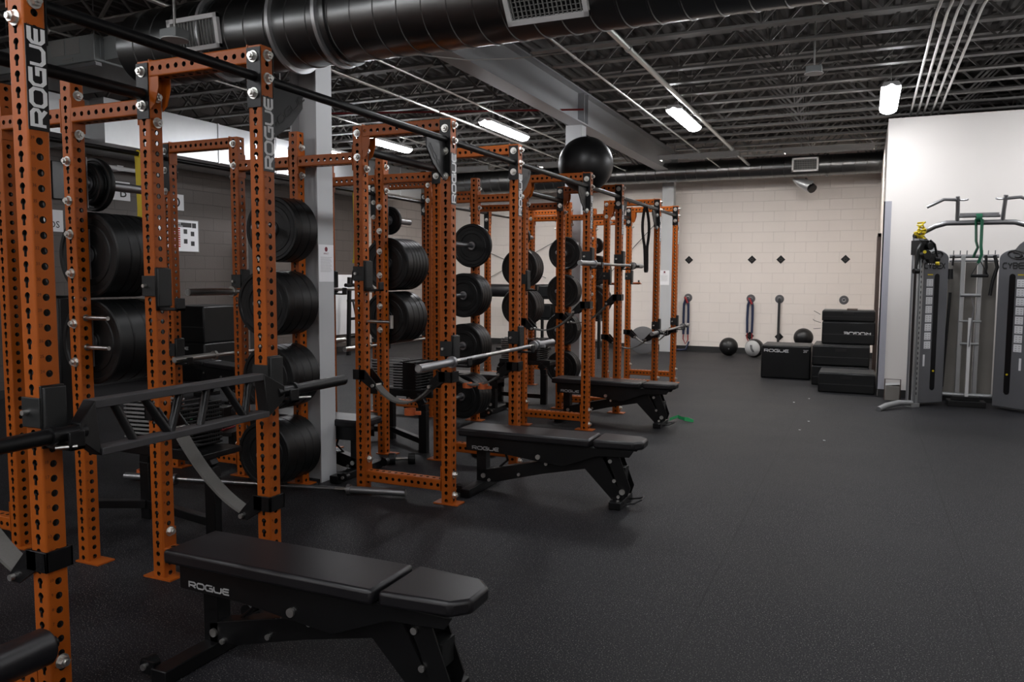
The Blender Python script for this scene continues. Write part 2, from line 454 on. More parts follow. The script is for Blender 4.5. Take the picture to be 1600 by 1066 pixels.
# corrugated roof deck, flutes running along Y
mb = MB(); xs = []; x = XL-.1
while x < XR+.1:
    xs += [(x, 0), (x+.045, 0), (x+.065, .045), (x+.13, .045), (x+.15, 0)]; x += .152
poly = [(a, DECK_Z+b) for a, b in xs]
v = [(a, YF-.1, b) for a, b in poly]+[(a, YB+.1, b) for a, b in poly]; n = len(poly)
mb.add(v, [(i, i+1, n+i+1, n+i) for i in range(n-1)])
mb.box(XL-.2, XR+.2, YF-.2, YB+.2, DECK_Z+.06, DECK_Z+.12)
struct('ceiling', mb, 'deck')

# main beam over the columns
BX0, BX1 = -1.29, -1.06
def ibeam(mb, x0, x1, y0, y1, z0, z1, tf=.018, tw=.012):
    xc = (x0+x1)/2
    mb.box(x0, x1, y0, y1, z0, z0+tf); mb.box(x0, x1, y0, y1, z1-tf, z1); mb.box(xc-tw, xc+tw, y0, y1, z0+tf, z1-tf)
mb = MB(); ibeam(mb, BX0, BX1, YF, YB, 3.597, 4.04)
for cy in (4.79, 10.5, 16.2):
    for s in (-1, 1):
        mb.box(BX0+.01, BX1-.01, cy+s*.08-.006, cy+s*.08+.006, 3.61, 4.03)
struct('ceiling_beam', mb, 'beam')
# steel columns (wide-flange), flanges facing the aisle
for cy in (4.755, 10.5, 16.2):
    mb = MB(); y0, y1 = cy-.09, cy+.09; c0, c1 = BX0-.045, BX1-.042
    mb.box(c1-.012, c1, y0, y1, 0, 3.597); mb.box(c0, c0+.012, y0, y1, 0, 3.597)
    mb.box(c0+.01, c1-.01, cy-.006, cy+.006, 0, 3.597)
    if cy > 6: mb.box(c0, c1, y0-.004, y0+.004, 0, 3.597)
    struct('steel_column', mb, 'column')

# open web joists
def joist(x0, x1):
    mb = MB()
    for z, dz in ((3.70, .032), (DECK_Z-.045, .032)):
        a, b = (x0+.35, x1-.35) if z < 4 else (x0, x1)
        mb.box(a, b, -.045, .045, z, z+.006)
        mb.box(a, b, -.012, -.006, z, z+dz); mb.box(a, b, .006, .012, z, z+dz)
    xx = x0+.1; k = 0; st = .48
    zz = [DECK_Z-.03, 3.715]
    pts = []
    while xx < x1-.1: pts.append((xx, 0, zz[k % 2])); xx += st; k += 1
    for p, q in zip(pts, pts[1:]): mb.bar(p, q, .022, .022, (0,1,0))
    return mb
jr = joist(BX1+.155, XR); jl = joist(XL, BX0-.02)
mr_ = jr.mesh('ceiling_joist', 'joist'); ml_ = jl.mesh('ceiling_joist', 'joist')
for k in range(-17, 16):
    y = 7.32+.587*k
    link('ceiling_joist', mr_, loc=(0, y, 0), kind='structure')
    link('ceiling_joist', ml_, loc=(0, y, 0), kind='structure')
# bridging rods between joists
mb = MB()
for x in (1.6, 4.4, -3.0, -5.2):
    y = 7.32-.587*9
    for k in range(22):
        mb.bar((x, y+.587*k, 3.72), (x, y+.587*(k+1), DECK_Z-.03), .012, .012)
        mb.bar((x, y+.587*k, DECK_Z-.03), (x, y+.587*(k+1), 3.72), .012, .012)
struct('trim_2', mb, 'joist')

# ================================================================ CEILING SERVICES
def spiral(y, z, segs, seam, seg=48):
    """cylinder along X with raised slanted seams; segs = [(x0, x1, r0, r1)]"""
    mb = MB()
    for x0, x1, r0, r1 in segs:
        n = max(1, int(round((x1-x0)/seam))); prof = []
        for i in range(n):
            a = x0+(x1-x0)*i/n; b = x0+(x1-x0)*(i+1)/n
            for f, h in ((0, 0), (.90, 0), (.92, .006), (.98, .006)):
                t = (a+(b-a)*f-x0)/(x1-x0); prof.append((r0+(r1-r0)*t+h, a+(b-a)*f))
        prof.append((r1, x1))
        vs = []
        for r, t in prof:
            for k in range(seg):
                g = 2*PI*k/seg
                vs.append((t+.05*math.sin(g+1.0), y+r*math.cos(g), z+r*math.sin(g)))
        fs = []
        for i in range(len(prof)-1):
            for k in range(seg): fs.append((i*seg+k, i*seg+(k+1) % seg, (i+1)*seg+(k+1) % seg, (i+1)*seg+k))
        fs.append(tuple(range(seg))); fs.append(tuple((len(prof)-1)*seg+k for k in range(seg)))
        mb.add(vs, fs)
    return mb
def grille(x0, x1, y, z, r, a0, a1, parent, nb=18, grid=False):
    """register set on the side of a round duct; a = angle below horizontal, towards -Y"""
    def P(x, a, rr): return (x, y-rr*math.cos(a), z-rr*math.sin(a))
    mb = MB(); am = (a0+a1)/2; rr = r+.02
    c = Vector(P(0, am, rr)); u = Vector((0, math.sin(am), -math.cos(am))); nrm = Vector((0, -math.cos(am), -math.sin(am)))
    h = r*abs(a1-a0)/2*1.05; b = .03
    def q(x, t, d=0): return Vector((x, 0, 0))+c+u*t+nrm*d
    for s in (-1, 1):
        mb.bar(q(x0, s*(h-b/2)), q(x1, s*(h-b/2)), .03, b, u)
        xm = x0+b/2 if s < 0 else x1-b/2
        mb.bar(q(xm, -h), q(xm, h), b, .03, nrm)
    f = obj('grille_frame', mb, 'white', parent, bevel=.002)
    m2 = MB()
    for i in range(nb):
        xx = x0+b+(x1-x0-2*b)*(i+.5)/nb
        m2.bar(q(xx, -h+b), q(xx, h-b), .005, .014, nrm)
    if grid:
        for i in range(5):
            t = -h+b+(2*h-2*b)*(i+.5)/5
            m2.bar(q(x0+b, t, -.004), q(x1-b, t, -.004), .004, .006, nrm)
    obj('grille_blades', m2, 'label', f)
    m3 = MB(); m3.bar(q(x0+b, 0, -.015), q(x1-b, 0, -.015), .004, 2*(h-b), u)
    obj('grille_backing', m3, 'slot', f)

t = thing('spiral_duct', 'large round dark spiral air duct crossing the top of the picture above the racks', 'duct')
DY, DZ, DR = 4.36, 3.17, .262
obj('duct_tube', spiral(DY, DZ, [(-2.35, XR, DR, DR)], .165), 'spiral', t)
for x, dr in ((-1.62, .014), (-1.02, .02), (-.66, .02), (-.60, .012), (3.4, .014)):
    obj('flange_ring', MB().lathe([(DR-.02, x-.012), (DR+dr+.012, x-.012), (DR+dr+.012, x+.012), (DR-.02, x+.012)], (0, DY, DZ), 'X', 56), 'galv' if dr > .013 else 'spiral', t)
grille(.62, 1.10, DY, DZ, DR, .25, .95, t, 16, True)
grille(-1.86, -1.42, DY, DZ, DR, -.25, .55, t, 14)
mb = MB()
for x in (-1.3, 1.6, 4.5):
    mb.bar((x, DY, DZ+DR), (x, DY, DECK_Z-.02), .02, .004)
obj('hanger_strap', mb, 'joist', t)

t = thing('spiral_duct', 'slimmer round spiral air duct running along the back wall', 'duct')
obj('duct_tube', spiral(15.55, 3.565, [(XL+.3, -2.75, .285, .285), (-2.75, -2.45, .285, .185), (-2.45, PX+1.0, .185, .185)], .20), 'spiral', t)
obj('flange_ring', MB().lathe([(.17, 1.78), (.205, 1.78), (.205, 1.82), (.17, 1.82)], (0, 15.55, 3.565), 'X', 40), 'spiral', t)
grille(1.21, 1.66, 15.55, 3.565, .19, -.62, .62, t, 14, True)
mb = MB()
for x in (-4.0, -1.6, .4, 2.3):
    mb.bar((x, 15.55, 3.74), (x, 15.55, DECK_Z-.02), .02, .004)
obj('hanger_strap', mb, 'joist', t)

# hooded wall light below the back duct
t = thing('hooded_fixture', 'small silver hooded twin fixture hanging under the back duct beside its grille', 'fixture', (1.42, 15.9, 3.28))
obj('bracket', MB().bar((0,.0,.10), (0,.61,.10), .03, .03).cyl((0,0,.1), (0,-.05,.02), .02, 10), 'steel', t)
obj('hood', MB().tube([(-.22,0,.10), (-.12,-.02,.04), (.02,-.03,-.03), (.1,-.03,-.06)], [.03,.075,.105,.11], 20), 'galv', t)
obj('lens', MB().cyl((.09,-.06,-.07), (.13,-.10,-.11), .085, 20), 'slot', t)

# lamps
def make_lamp(label, m='lamp', grp='lit ceiling tube fixtures'):
    t = thing('tube_light', label, 'light', group=grp)
    pr = []
    for k in range(9):
        a = PI*k/8; pr.append((.095*math.cos(a), -.055*math.sin(a)))
    L = .62
    mb = MB().prism([(x, z) for x, z in pr], 'Y', -L, L)
    for s in (-1, 1): mb.sphere((0, s*L, 0), .094, 16, 8, (1, .35, .58))
    obj('diffuser', mb, m, t)
    obj('housing', MB().prism([(-.10, 0), (.10, 0), (.07, .05), (-.07, .05)], 'Y', -L-.03, L+.03), 'white', t, bevel=.004)
    obj('suspension', MB().box(-.003, .003, -.4, -.394, .05, .722), 'conduit', t)
    obj('suspension', MB().box(-.003, .003, .394, .4, .05, .722), 'conduit', t)
    return t
l0 = make_lamp('lit tube fixture on the conduit over the aisle, right of the grey beam')
l0.location = (.335, 10.23, 3.53)
for (x, y, lb) in ((-2.08, 10.04, 'lit tube fixture just left of the grey beam, above the second rack'),
                 (2.68, 9.98, 'lit tube fixture in front of the bare plaster wall corner'),
                 (-4.22, 10.35, 'lit tube fixture low in the ceiling, seen left of the second rack top'),
                 (-5.5, 10.9, 'lit tube fixture nearest the left block wall, seen past the steel column')):
    dup(l0, loc=(x, y, 3.53), label=lb)
l1 = None
for yi, y in enumerate((5.2, 0.4, -2.8)):
    for xi, x in enumerate((-6.2, -4.2, -2.08, .335, 2.68, 5.0)):
        if yi == 0 and xi < 3: continue
        lb = 'tube fixture outside the view, %s over the %s row' % (('above the big duct','above the camera','behind the camera')[yi], ('left wall','left bench','rack','aisle','camera','right wall')[xi])
        if l1 is None:
            l1 = make_lamp(lb, 'lampn', 'tube fixtures overhead'); l1.location = (x, y, 3.56)
        else: dup(l1, loc=(x, y, 3.56), label=lb)
l2 = thing('added_fill_trough', 'added fill trough lighting the back wall from under the joists, at the left wall', 'light', (-4.6, 13.42, 3.50), group='added fill troughs')  # made-up lamp row, added because the visible lamps leave the back wall dim
obj('diffuser', MB().box(-.62, .62, -.02, .14, .045, .058), 'lampfill', l2)
obj('trough', MB().box(-.66, .66, -.075, -.06, -.005, .07).box(-.66, .66, -.07, .17, .06, .07).box(-.66, -.645, -.07, .17, .0, .07).box(.645, .66, -.07, .17, .0, .07), 'joist', l2)  # front skirt hides the added diffuser from the camera
obj('hanger', MB().box(-.4,-.39,.0,.01,.07,.75), 'joist', l2)
obj('hanger', MB().box(.39,.4,.0,.01,.07,.75), 'joist', l2)
for x, lb in ((-2.3, 'left of the beam'), (-.1, 'right of the beam'), (1.9, 'near the side wall')):
    dup(l2, loc=(x, 13.42, 3.50), label='added fill trough lighting the back wall from under the joists, '+lb)
dup(l0, loc=(5.0, 9.98, 3.53), label='lit tube fixture beyond the right edge above the cable machine', group='tube fixtures overhead')

# conduits along Y (and their couplings)
def pipe(x, z, y0, y1, r, m='conduit', label='', cat='conduit', group=None, nm='ceiling_conduit'):
    mb = MB().cyl((x, y0, z), (x, y1, z), r, 10)
    y = y0+1.0
    while y < y1: mb.cyl((x, y, z), (x, y+.05, z), r*1.35, 10); y += 3.05
    return tag(obj(nm, mb, m), label, cat, group)
pipe(.46, 3.60, -3, 15.3, .027, label='thick grey conduit beside the lit fixture over the aisle')
pipe(-.06, 3.58, -3, 15.3, .011, label='thin grey conduit left of the thick one over the aisle')
pipe(-1.86, 3.60, 5, 15.2, .011, label='thin conduit carrying the fixture left of the beam')
pipe(-3.2, 3.56, 5, 15.2, .011, label='thin conduit further left than the beam, high over the racks')
pipe(-2.55, 3.62, 4, 15.2, .018, label='pipe crossing behind the pull-up bar of the second rack')
pipe(-4.22, 3.70, 3, 15.2, .012, label='thin conduit carrying the far left lamps')
for i, x in enumerate((2.95, 3.03, 3.10, 3.19, 3.27)):
    mb = MB().tube([(x+.08, -3, 3.78), (x+.08, 6.6, 3.78), (x+.04, 7.0, 3.72), (x, 7.4, 3.66), (x, PY+.3, 3.60)], .013, 10)
    mb.cyl((x+.06, 6.76, 3.755), (x+.03, 7.05, 3.71), .019, 10)
    tag(obj('ceiling_conduit', mb, 'conduit'), 'silver conduit in the bundle of five at upper right, counted %s from the left' % ('first', 'second', 'third', 'fourth', 'fifth')[i], 'conduit', 'bundle of five conduits')
tag(obj('junction_box', MB().cyl((3.36, 7.35, 3.78), (3.55, 7.30, 3.80), .065, 20), 'galv'), 'round metal box at the right end of the five-conduit clamp', 'junction box')
tag(obj('conduit_clamp', MB().box(2.85, 3.45, 6.9, 6.94, 3.62, 3.66), 'black'), 'dark channel clamp across the five silver conduits', 'clamp')
tag(obj('sprinkler_pipe', MB().cyl((-4.4, 8.4, 3.62), (-.8, 9.6, 3.62), .012, 8), 'redband'), 'thin red pipe among the joists left of the beam', 'pipe')
mb = MB().tube([(-1.5, 6.0, 3.50), (-.9, 6.6, 3.50), (-.6, 7.0, 3.58), (.6, 7.3, 3.66)], .006, 8)
tag(obj('ceiling_cable', mb, 'conduit'), 'thin pale cable sagging across the beam below the big duct', 'cable')
# pendant boxes
for (x, y, ztop, zb, lb) in ((2.0, 8.0, 4.2, 3.42, 'pendant rod with small flat box hanging over the aisle left of the lamp'),
                             (-1.62, 3.9, 4.2, 3.04, 'pendant rod with small grey box in front of the left duct grille')):
    t = thing('pendant_device', lb, 'pendant', (x, y, zb))
    obj('rod', MB().cyl((0,0,.05), (0,0,ztop-zb), .009, 8), 'conduit', t)
    obj('device_box', MB().box(-.07,.07,-.06,.06,0,.06), 'hvac', t, bevel=.004)
    obj('device_plate', MB().cyl((0,0,-.006),(0,0,0), .085, 20), 'white', t)
t = thing('hanging_strip', 'short white unlit strip on two rods, seen through the nearest rack top', 'light', (-3.05, 6.6, 3.42), .45)
obj('strip', MB().box(-.02,.3,-.03,.03,0,.04), 'white', t)
obj('rod', MB().cyl((0,0,-.03),(0,0,.7),.006,6).cyl((.28,0,-.03),(.28,0,.7),.006,6), 'conduit', t)
# hvac cabinet
t = thing('air_handler', 'grey air handler cabinet with labels hung in the upper left corner', 'air handler', (-4.45, 5.55, 3.46))
obj('cabinet', MB().box(-.95,.52,-.4,.5,0,.235), 'hvac', t, bevel=.006)
obj('side_panel', MB().box(.52,.527,-.34,.34,.03,.21), 'hvac', t, bevel=.003)
mb = MB()
for k in range(3): mb.box(.526,.531,-.22+.05*k,-.205+.05*k,.06,.17)
obj('vent_slot', mb, 'slot', t)
mb = MB()
for a, b, c, e in ((-.05,.13,.16,.44),(.15,.33,.16,.44),(-.42,-.30,.22,.40),(-.26,-.14,.26,.40),(.1,.24,.07,.10),(.1,.24,.03,.055)): mb.box(a,b,-.404,-.4,c*.5,e*.5)
obj('label_plate', mb, 'label', t)
obj('plenum', MB().prism([(.52,.02),(1.25,.05),(1.25,.23),(.52,.23)], 'Y', -.3, .4), 'hvac', t)
obj('hanger', MB().cyl((.5,-.38,-.05),(.5,-.38,.75),.006,6).cyl((-.7,-.38,-.05),(-.7,-.38,.75),.006,6).box(-.95,.56,-.42,-.36,-.05,-.02), 'steel', t)
# rectangular duct on the left
t = thing('rectangular_duct', 'bright galvanised rectangular duct running along the left wall near the ceiling', 'duct')
mb = MB().box(-7.09, -6.05, 6.95, 14.5, 3.14, 3.685)
obj('duct_box', mb, 'galv', t)
y = 7.6
while y < 14.5: obj('duct_seam', MB().box(-7.09, -6.04, y-.012, y+.012, 3.13, 3.692), 'galv', t); y += 1.22
obj('duct_branch', MB().box(-6.9, -6.3, 6.1, 6.95, 3.2, 3.66), 'galv', t)
tag(obj('wall_lamp', MB().cyl((-6.9, 7.2, 2.98), (-6.9, 8.6, 2.98), .03, 12).box(-7.1,-6.88,7.8,7.9,2.95,3.02), 'white'), 'white tube mounted on the left wall under the rectangular duct', 'wall lamp')

# ================================================================ RACKS
Yk = [1.763, 2.851, 4.601, 5.689, 7.439, 8.527, 10.277, 11.365]
XF, XM, XS, Xm, Xf = 0.0, -.683, -1.230, -1.777, -2.460
TH, TW = 2.54, .0762

def holed_tube(length, n, w=TW, key=True, plain=3):
    """square tube along Z with punched holes; -Y/+Y faces keyhole shaped, X faces round"""
    mb = MB(); p = length/n; rc = .007; hw = w/2-rc; K = 16
    def face(M4, keyed):
        for i in range(n):
            zc = p*(i+.5)
            isk = keyed and plain <= i < n-plain
            inner = []; outer = []
            for k in range(K):
                a = 2*PI*(k+.5)/K; ca, sa = math.cos(a), math.sin(a)
                m = min(hw/abs(ca) if abs(ca) > 1e-6 else 9, (p/2)/abs(sa) if abs(sa) > 1e-6 else 9)
                outer.append((ca*m, sa*m))
                r = .0122 if not isk else .0126
                x, y = r*ca, r*sa+(.005 if isk else 0)
                if isk and sa < -.75: y -= .0125; x *= .95
                elif isk and sa < -.3: x *= .62; y -= .002
                inner.append((x, y))
            cs = [(hw, p/2), (-hw, p/2), (-hw, -p/2), (hw, -p/2)]
            vs = [(x, w/2, zc+y) for x, y in outer]+[(x, w/2, zc+y) for x, y in inner]+[(x, w/2-.006, zc+y) for x, y in inner]+[(x, w/2, zc+y) for x, y in cs]
            fs = []
            for k in range(K):
                k2 = (k+1) % K
                fs += [(k, k2, K+k2, K+k), (K+k, K+k2, 2*K+k2, 2*K+k)]
                a1 = 2*PI*(k+.5)/K; a2 = 2*PI*(k+1.5)/K
                for ci, (cx, cy) in enumerate(cs):
                    ac = math.atan2(cy, cx) % (2*PI)
                    if a1 < ac < a2: fs.append((k, 3*K+ci, k2))
            nf = len(mb.f); mb.add([M4 @ Vector(q) for q in vs], fs)
            for j, f in enumerate(fs):
                if f[0] >= K and len(f) == 4 and f[2] >= 2*K: mb.alt.add(nf+j)
            iv = [(x, w/2-.006, zc+y) for x, y in outer]+[(x, w/2-.006, zc+y) for x, y in inner]
            nf = len(mb.f); mb.add([M4 @ Vector(q) for q in iv], [(k, K+k, K+(k+1) % K, (k+1) % K) for k in range(K)])
            mb.alt.update(range(nf, nf+K))
    for q in range(4):
        face(Matrix.Rotation(q*PI/2, 4, 'Z'), key and q % 2 == 0)
        R = Matrix.Rotation(q*PI/2, 4, 'Z'); c = Vector((hw, hw, 0)); prev = None
        for k in range(4):
            a = PI/2*k/3; pt = c+Vector((rc*math.cos(a), rc*math.sin(a), 0))
            if prev is not None: mb.add([R @ prev, R @ pt, R @ (pt+Vector((0,0,length))), R @ (prev+Vector((0,0,length)))], [(0,1,2,3)])
            prev = pt
    mb.box(-w/2+.005, w/2-.005, -w/2+.005, w/2-.005, length-.004, length)
    return mb
UP = holed_tube(TH, 50).mesh('upright', 'orange')
RX = Matrix.Rotation(PI/2, 4, 'Y')
CR_FM = holed_tube(.683-TW, 12, key=False).xf(RX).mesh('crossmember', 'orange')     # runs +X from its origin
CR_MS = holed_tube(.547-TW, 9, key=False).xf(RX).mesh('crossmember', 'orange')
FOOT = MB().box(-.092,.092,-.052,.052,0,.008).mesh('base_plate', 'orange')
FOOTW = MB().box(-.045,.125,-.052,.052,0,.008).mesh('base_plate', 'orange')
FL = MB().box(-.003,.003,-TW/2,TW/2,-.085,.085).mesh('end_flange', 'orange')
TRI = MB().prism([(0,0),(.055,0),(.055,-.05),(.03,-.125),(0,-.15)], 'Y', -.038, -.033).prism([(0,0),(.055,0),(.055,-.05),(.03,-.125),(0,-.15)], 'Y', .033, .038).mesh('gusset', 'orange')
def bolt_mesh():
    mb = MB()
    mb.cyl((0,0,0), (0,-.004,0), .0255, 24)
    mb.cyl((0,-.004,0), (0,-.021,0), .0185, 6)
    mb.cyl((0,-.021,0), (0,-.030,0), .0098, 12)
    return mb
BOLT = bolt_mesh().mesh('bolt', 'zinc')       # points to -Y
def bolt(parent, x, y, z, face):
    o = link('bolt', BOLT, parent, (x, y, z))
    o.rotation_euler = (0, 0, {'-Y': 0, '+X': PI/2, '+Y': PI, '-X': -PI/2}[face])
    return o
# name plate, reads bottom to top on the aisle face
NP = MB().box(0, .003, -TW/2+.002, TW/2-.002, -.165, .165).mesh('name_plate', 'slot')
ww = word_w('ROGUE'); hh = .048
LET = strokes('ROGUE', hh, 0, frame4((.0032, .024, -ww*hh*.71/2), (0,0,.71), (0,-1,0)), .001)
# lettering is stretched along the plate
LET = MB()
tmp = strokes('ROGUE', 1, 0, Matrix.Identity(4), .02, stroke=.30)
for p in tmp.v: LET.v.append((.0032+p[2]*.05, .0225-p[1]*.047+.001, -.150+p[0]*.300/ww))
LET.f = tmp.f
LETM = LET.mesh('lettering', 'logo')
# hole numbers on the aisle face of the near uprights
nm = MB()
for i in range(3, 46):
    text(str(i+1), .011, frame4((TW/2+.0003, -.024, TH/50*(i+.5)+.004), (0,1,0), (0,0,1)), nm, .0006)
NUM = nm.mesh('hole_numbers', 'darkmark')

BR_A = MB().box(-TW/2, TW/2, -.006, 0, -.13, .13).mesh('bar_bracket', 'black')
BR_B = MB().box(-TW/2, TW/2, -.006, 0, -.36+.13, .13).mesh('bar_bracket', 'black')
# triangular gusset in the Y-Z plane under a bar, pointing -Y, with cut-out lettering
gm = MB().prism([(0,.02),(-.24,.0),(-.24,-.06),(-.16,-.15),(-.02,-.24),(0,-.24)], 'X', -.004, .004)
GUS_N = gm.mesh('bar_gusset', 'black')
gm2 = MB().prism([(0,.02),(.24,.0),(.24,-.06),(.16,-.15),(.02,-.24),(0,-.24)], 'X', -.004, .004)
GUS_P = gm2.mesh('bar_gusset', 'black')
def gus_letters(s):
    mb = strokes('ROGUE', .03, 0, frame4((.0045, -.215 if s < 0 else .03, -.06 if s < 0 else -.20), (0, .75, -.62 if s < 0 else .62), (0, .62 if s < 0 else -.62, .75)), .0006)
    return mb
GL_N = gus_letters(-1).mesh('gusset_lettering', 'gusmark')
GL_P = gus_letters(1).mesh('gusset_lettering', 'gusmark')
PIN = MB().lathe([(.0, -.0), (.024, 0), (.024, .40), (.019, .41), (0, .41)], (0,0,0), 'Y', 20, closed=False).box(-.038,.038,-.006,0,-.13,.13).mesh('storage_pin', 'steel')

def upright(rack, x, k, kind):
    u = link('upright', UP, rack, (x, Yk[k], 0))
    link('base_plate', FOOTW if kind == 'S' and k % 2 else FOOT, u)
    e = TW/2
    if kind in 'Ff':
        if kind == 'F':
            n = link('name_plate', NP, u, (e, 0, 2.155))
            l = link('lettering', LETM, n)
        s = '+X' if kind == 'F' else '-X'; sx = e if kind == 'F' else -e
        for z in (2.50, 2.40, .20, .06): bolt(u, sx, 0, z, s)
        # bar brackets: bay side and gap side
        bay = '+Y' if k % 2 == 0 else '-Y'; gap = '-Y' if k % 2 == 0 else '+Y'
        for fc, bm, zs in ((bay, BR_A, (2.49, 2.33)), (gap, BR_B, (2.475, 2.33, 2.17))):
            if k in (0, 7) and fc == gap:
                bolt(u, 0, -e if gap == '-Y' else e, 2.34, gap); continue
            b = link('bar_bracket', bm, u, (0, -e if fc == '-Y' else e, 2.40)); b.rotation_euler = (0, 0, 0 if fc == '-Y' else PI)
            for z in zs: bolt(u, 0, (-e-.006) if fc == '-Y' else (e+.006), z, fc)
        if kind == 'F' and k not in (0, 7):
            g = link('bar_gusset', GUS_N if gap == '-Y' else GUS_P, u, (0, -e-.006 if gap == '-Y' else e+.006, 2.385))
            link('gusset_lettering', GL_N if gap == '-Y' else GL_P, g)
    if kind in 'Mm':
        s = '+X' if kind == 'M' else '-X'; sx = e+.006 if kind == 'M' else -e-.006
        for z in (2.375, 2.345-.09, .24): bolt(u, sx, 0, z, s)
        bay = '+Y' if k % 2 == 0 else '-Y'; gap = '-Y' if k % 2 == 0 else '+Y'
        if kind == 'M':
            b = link('bar_bracket', BR_A, u, (0, -e if bay == '-Y' else e, 2.40)); b.rotation_euler = (0, 0, 0 if bay == '-Y' else PI)
            for z in (2.49, 2.33): bolt(u, 0, (-e-.006) if bay == '-Y' else (e+.006), z, bay)
        for z in (2.49, 2.33): bolt(u, 0, -e if gap == '-Y' else e, z, gap)
    if kind == 'S':
        for z in (2.43, 2.235):
            bolt(u, e+.003, 0, z, '+X'); bolt(u, -e-.003, 0, z, '-X')
    return u

def flange(rack, x, y, z): link('end_flange', FL, rack, (x, y, z))

PINS = {}
ODD = (2.00, 1.63, 1.17); EVEN = (1.845, 1.335, .82, .30)
def frame(rack, k, front):
    y = Yk[k]; e = TW/2
    if front:
        for x, kd in ((XF, 'F'), (XM, 'M'), (XS, 'S')):
            u = upright(rack, x, k, kd)
            if k in (0, 1, 2) and kd in 'FMS':
                link('hole_numbers', NUM, u)
            if kd == 'S':
                odd = k % 2 == 1
                for z in (ODD if odd else EVEN):
                    pn = link('storage_pin', PIN, u, (0, e if odd else -e, z))
                    if not odd: pn.rotation_euler = (0, 0, PI)
                    pn.location.y = (e+.006) if odd else (-e-.006)
                    for dz in (-.10, .10):
                        bolt(u, 0, -e if odd else e, z+dz, '-Y' if odd else '+Y')
        for z, dz in ((TH-e, -.09), (.125, .09)):
            link('crossmember', CR_FM, rack, (XM+e, y, z))
            for x in (XM+e+.003, XF-e-.003): flange(rack, x, y, z+dz*.5 if dz > 0 else z-.04)
        link('gusset', TRI, rack, (XM+e+.006, y, TH-TW))
        link('crossmember', CR_MS, rack, (XS+e, y, 2.33))
        flange(rack, XS+e+.003, y, 2.33); flange(rack, XM-e-.003, y, 2.33)
    else:
        for x, kd in ((Xm, 'm'), (Xf, 'f')): upright(rack, x, k, kd)
        for z, dz in ((TH-e, -.09), (.125, .09)):
            link('crossmember', CR_FM, rack, (Xf+e, y, z))
            for x in (Xf+e+.003, Xm-e-.003): flange(rack, x, y, z+dz*.5 if dz > 0 else z-.04)
        link('crossmember', CR_MS, rack, (Xm+e, y, 2.33))
        flange(rack, Xm+e+.003, y, 2.33); flange(rack, XS-e-.003, y, 2.33)

def bar_part(rack, x, k0, z, r, m='black', name='pull_up_bar'):
    y0, y1 = Yk[k0]+TW/2+.004, Yk[k0+1]-TW/2-.004
    return obj(name, MB().cyl((x, y0, z), (x, y1, z), r, 20), m, rack)
where = ['nearest the camera at left edge', 'beside the grey steel column', 'under the big exercise ball', 'farthest one, before the back wall']
racks = []
for b in range(4):
    k = 2*b
    r = thing('power_rack', 'orange punched steel power rack on the aisle, '+where[b], 'power rack', (0, 0, 0), group='orange power racks on the aisle side')
    frame(r, k, True); frame(r, k+1, True)
    bar_part(r, XF, k, 2.405, .022); bar_part(r, XM, k, 2.385, .028)
    racks.append(r)
    r2 = thing('power_rack', 'orange power rack on the wall side, backing onto the %s aisle rack' % ('nearest', 'second', 'third', 'farthest')[b], 'power rack', (0, 0, 0), group='orange power racks on the wall side')
    frame(r2, k, False); frame(r2, k+1, False)
    bar_part(r2, Xf, k, 2.42, .017)
gaps = ['first and second', 'second and third', 'third and fourth']
for g in range(3):
    for x, r, z, w in ((XF, .022, 2.405, 'on the aisle side'), (Xf, .017, 2.42, 'on the wall side')):
        y0, y1 = Yk[2*g+1]+TW/2+.008, Yk[2*g+2]-TW/2-.008
        tag(obj('pull_up_bar', MB().cyl((x, y0, z), (x, y1, z), r, 20), 'black'), 'long black pull-up bar spanning between the %s racks %s' % (gaps[g], w), 'pull-up bar', 'pull-up bars spanning the gaps')

# ================================================================ PLATES
def plate(r, t):
    """bumper plate, axis Y, centre of thickness at origin"""
    h = t/2
    prof = [(.026, -h+.004), (.055, -h+.004), (.058, -h+.010), (.085, -h+.012), (r*.55, -h+.010), (r*.57, -h+.004), (r*.70, -h+.004), (r*.72, -h+.008), (r*.86, -h+.006), (r*.89, -h), (r*.97, -h), (r, -h+.006)]
    prof += [(a, -b) for a, b in prof[::-1]]
    return MB().lathe(prof, seg=56)
PM = {}
def get_plate(r, t):
    key = (r, t)
    if key not in PM:
        PM[key] = (plate(r, t).mesh('bumper_plate', 'rubber'), MB().lathe([(.0255, -t/2+.002), (.042, -t/2+.002), (.042, t/2-.002), (.0255, t/2-.002)], seg=28).mesh('hub_ring', 'steel'))
    return PM[key]
ordn = ['first', 'second', 'third', 'fourth', 'fifth', 'sixth', 'seventh', 'eighth']
side_nm = {1: 'post before the first gap', 2: 'post by the steel column', 3: 'second rack far post', 4: 'third rack near post', 5: 'third rack far post', 6: 'farthest rack near post', 7: 'farthest rack far post'}
def stack(k, z, spec, lvl, r=.225, start=.012):
    odd = k % 2 == 1; s = 1 if odd else -1
    y = Yk[k]+s*(TW/2+start+.006)
    for i, t in enumerate(spec):
        rr = r
        if isinstance(t, tuple): rr, t = t
        a, hb = get_plate(rr, t)
        y += s*t/2
        lab = 'black bumper plate, %s out on the %s pin of the %s' % (ordn[i], lvl, side_nm[k])
        if rr < .2: lab = 'small black plate, %s out on the %s pin of the %s' % (ordn[i], lvl, side_nm[k])
        p = link('weight_plate', a, None, (XS, y, z-.003)); tag(p, lab, 'weight plate', 'plates stored on the rack posts')
        link('hub_ring', hb, p)
        y += s*(t/2+.0015)
stack(1, 2.00, [(.11,.03), (.14,.035)], 'top', start=.02)
stack(1, 1.63, [.085, .055, .05, .05, .05], 'middle')
stack(1, 1.17, [.085, .085, .085, .06], 'low')
stack(2, 1.845, [.085, .085, .05], 'top')
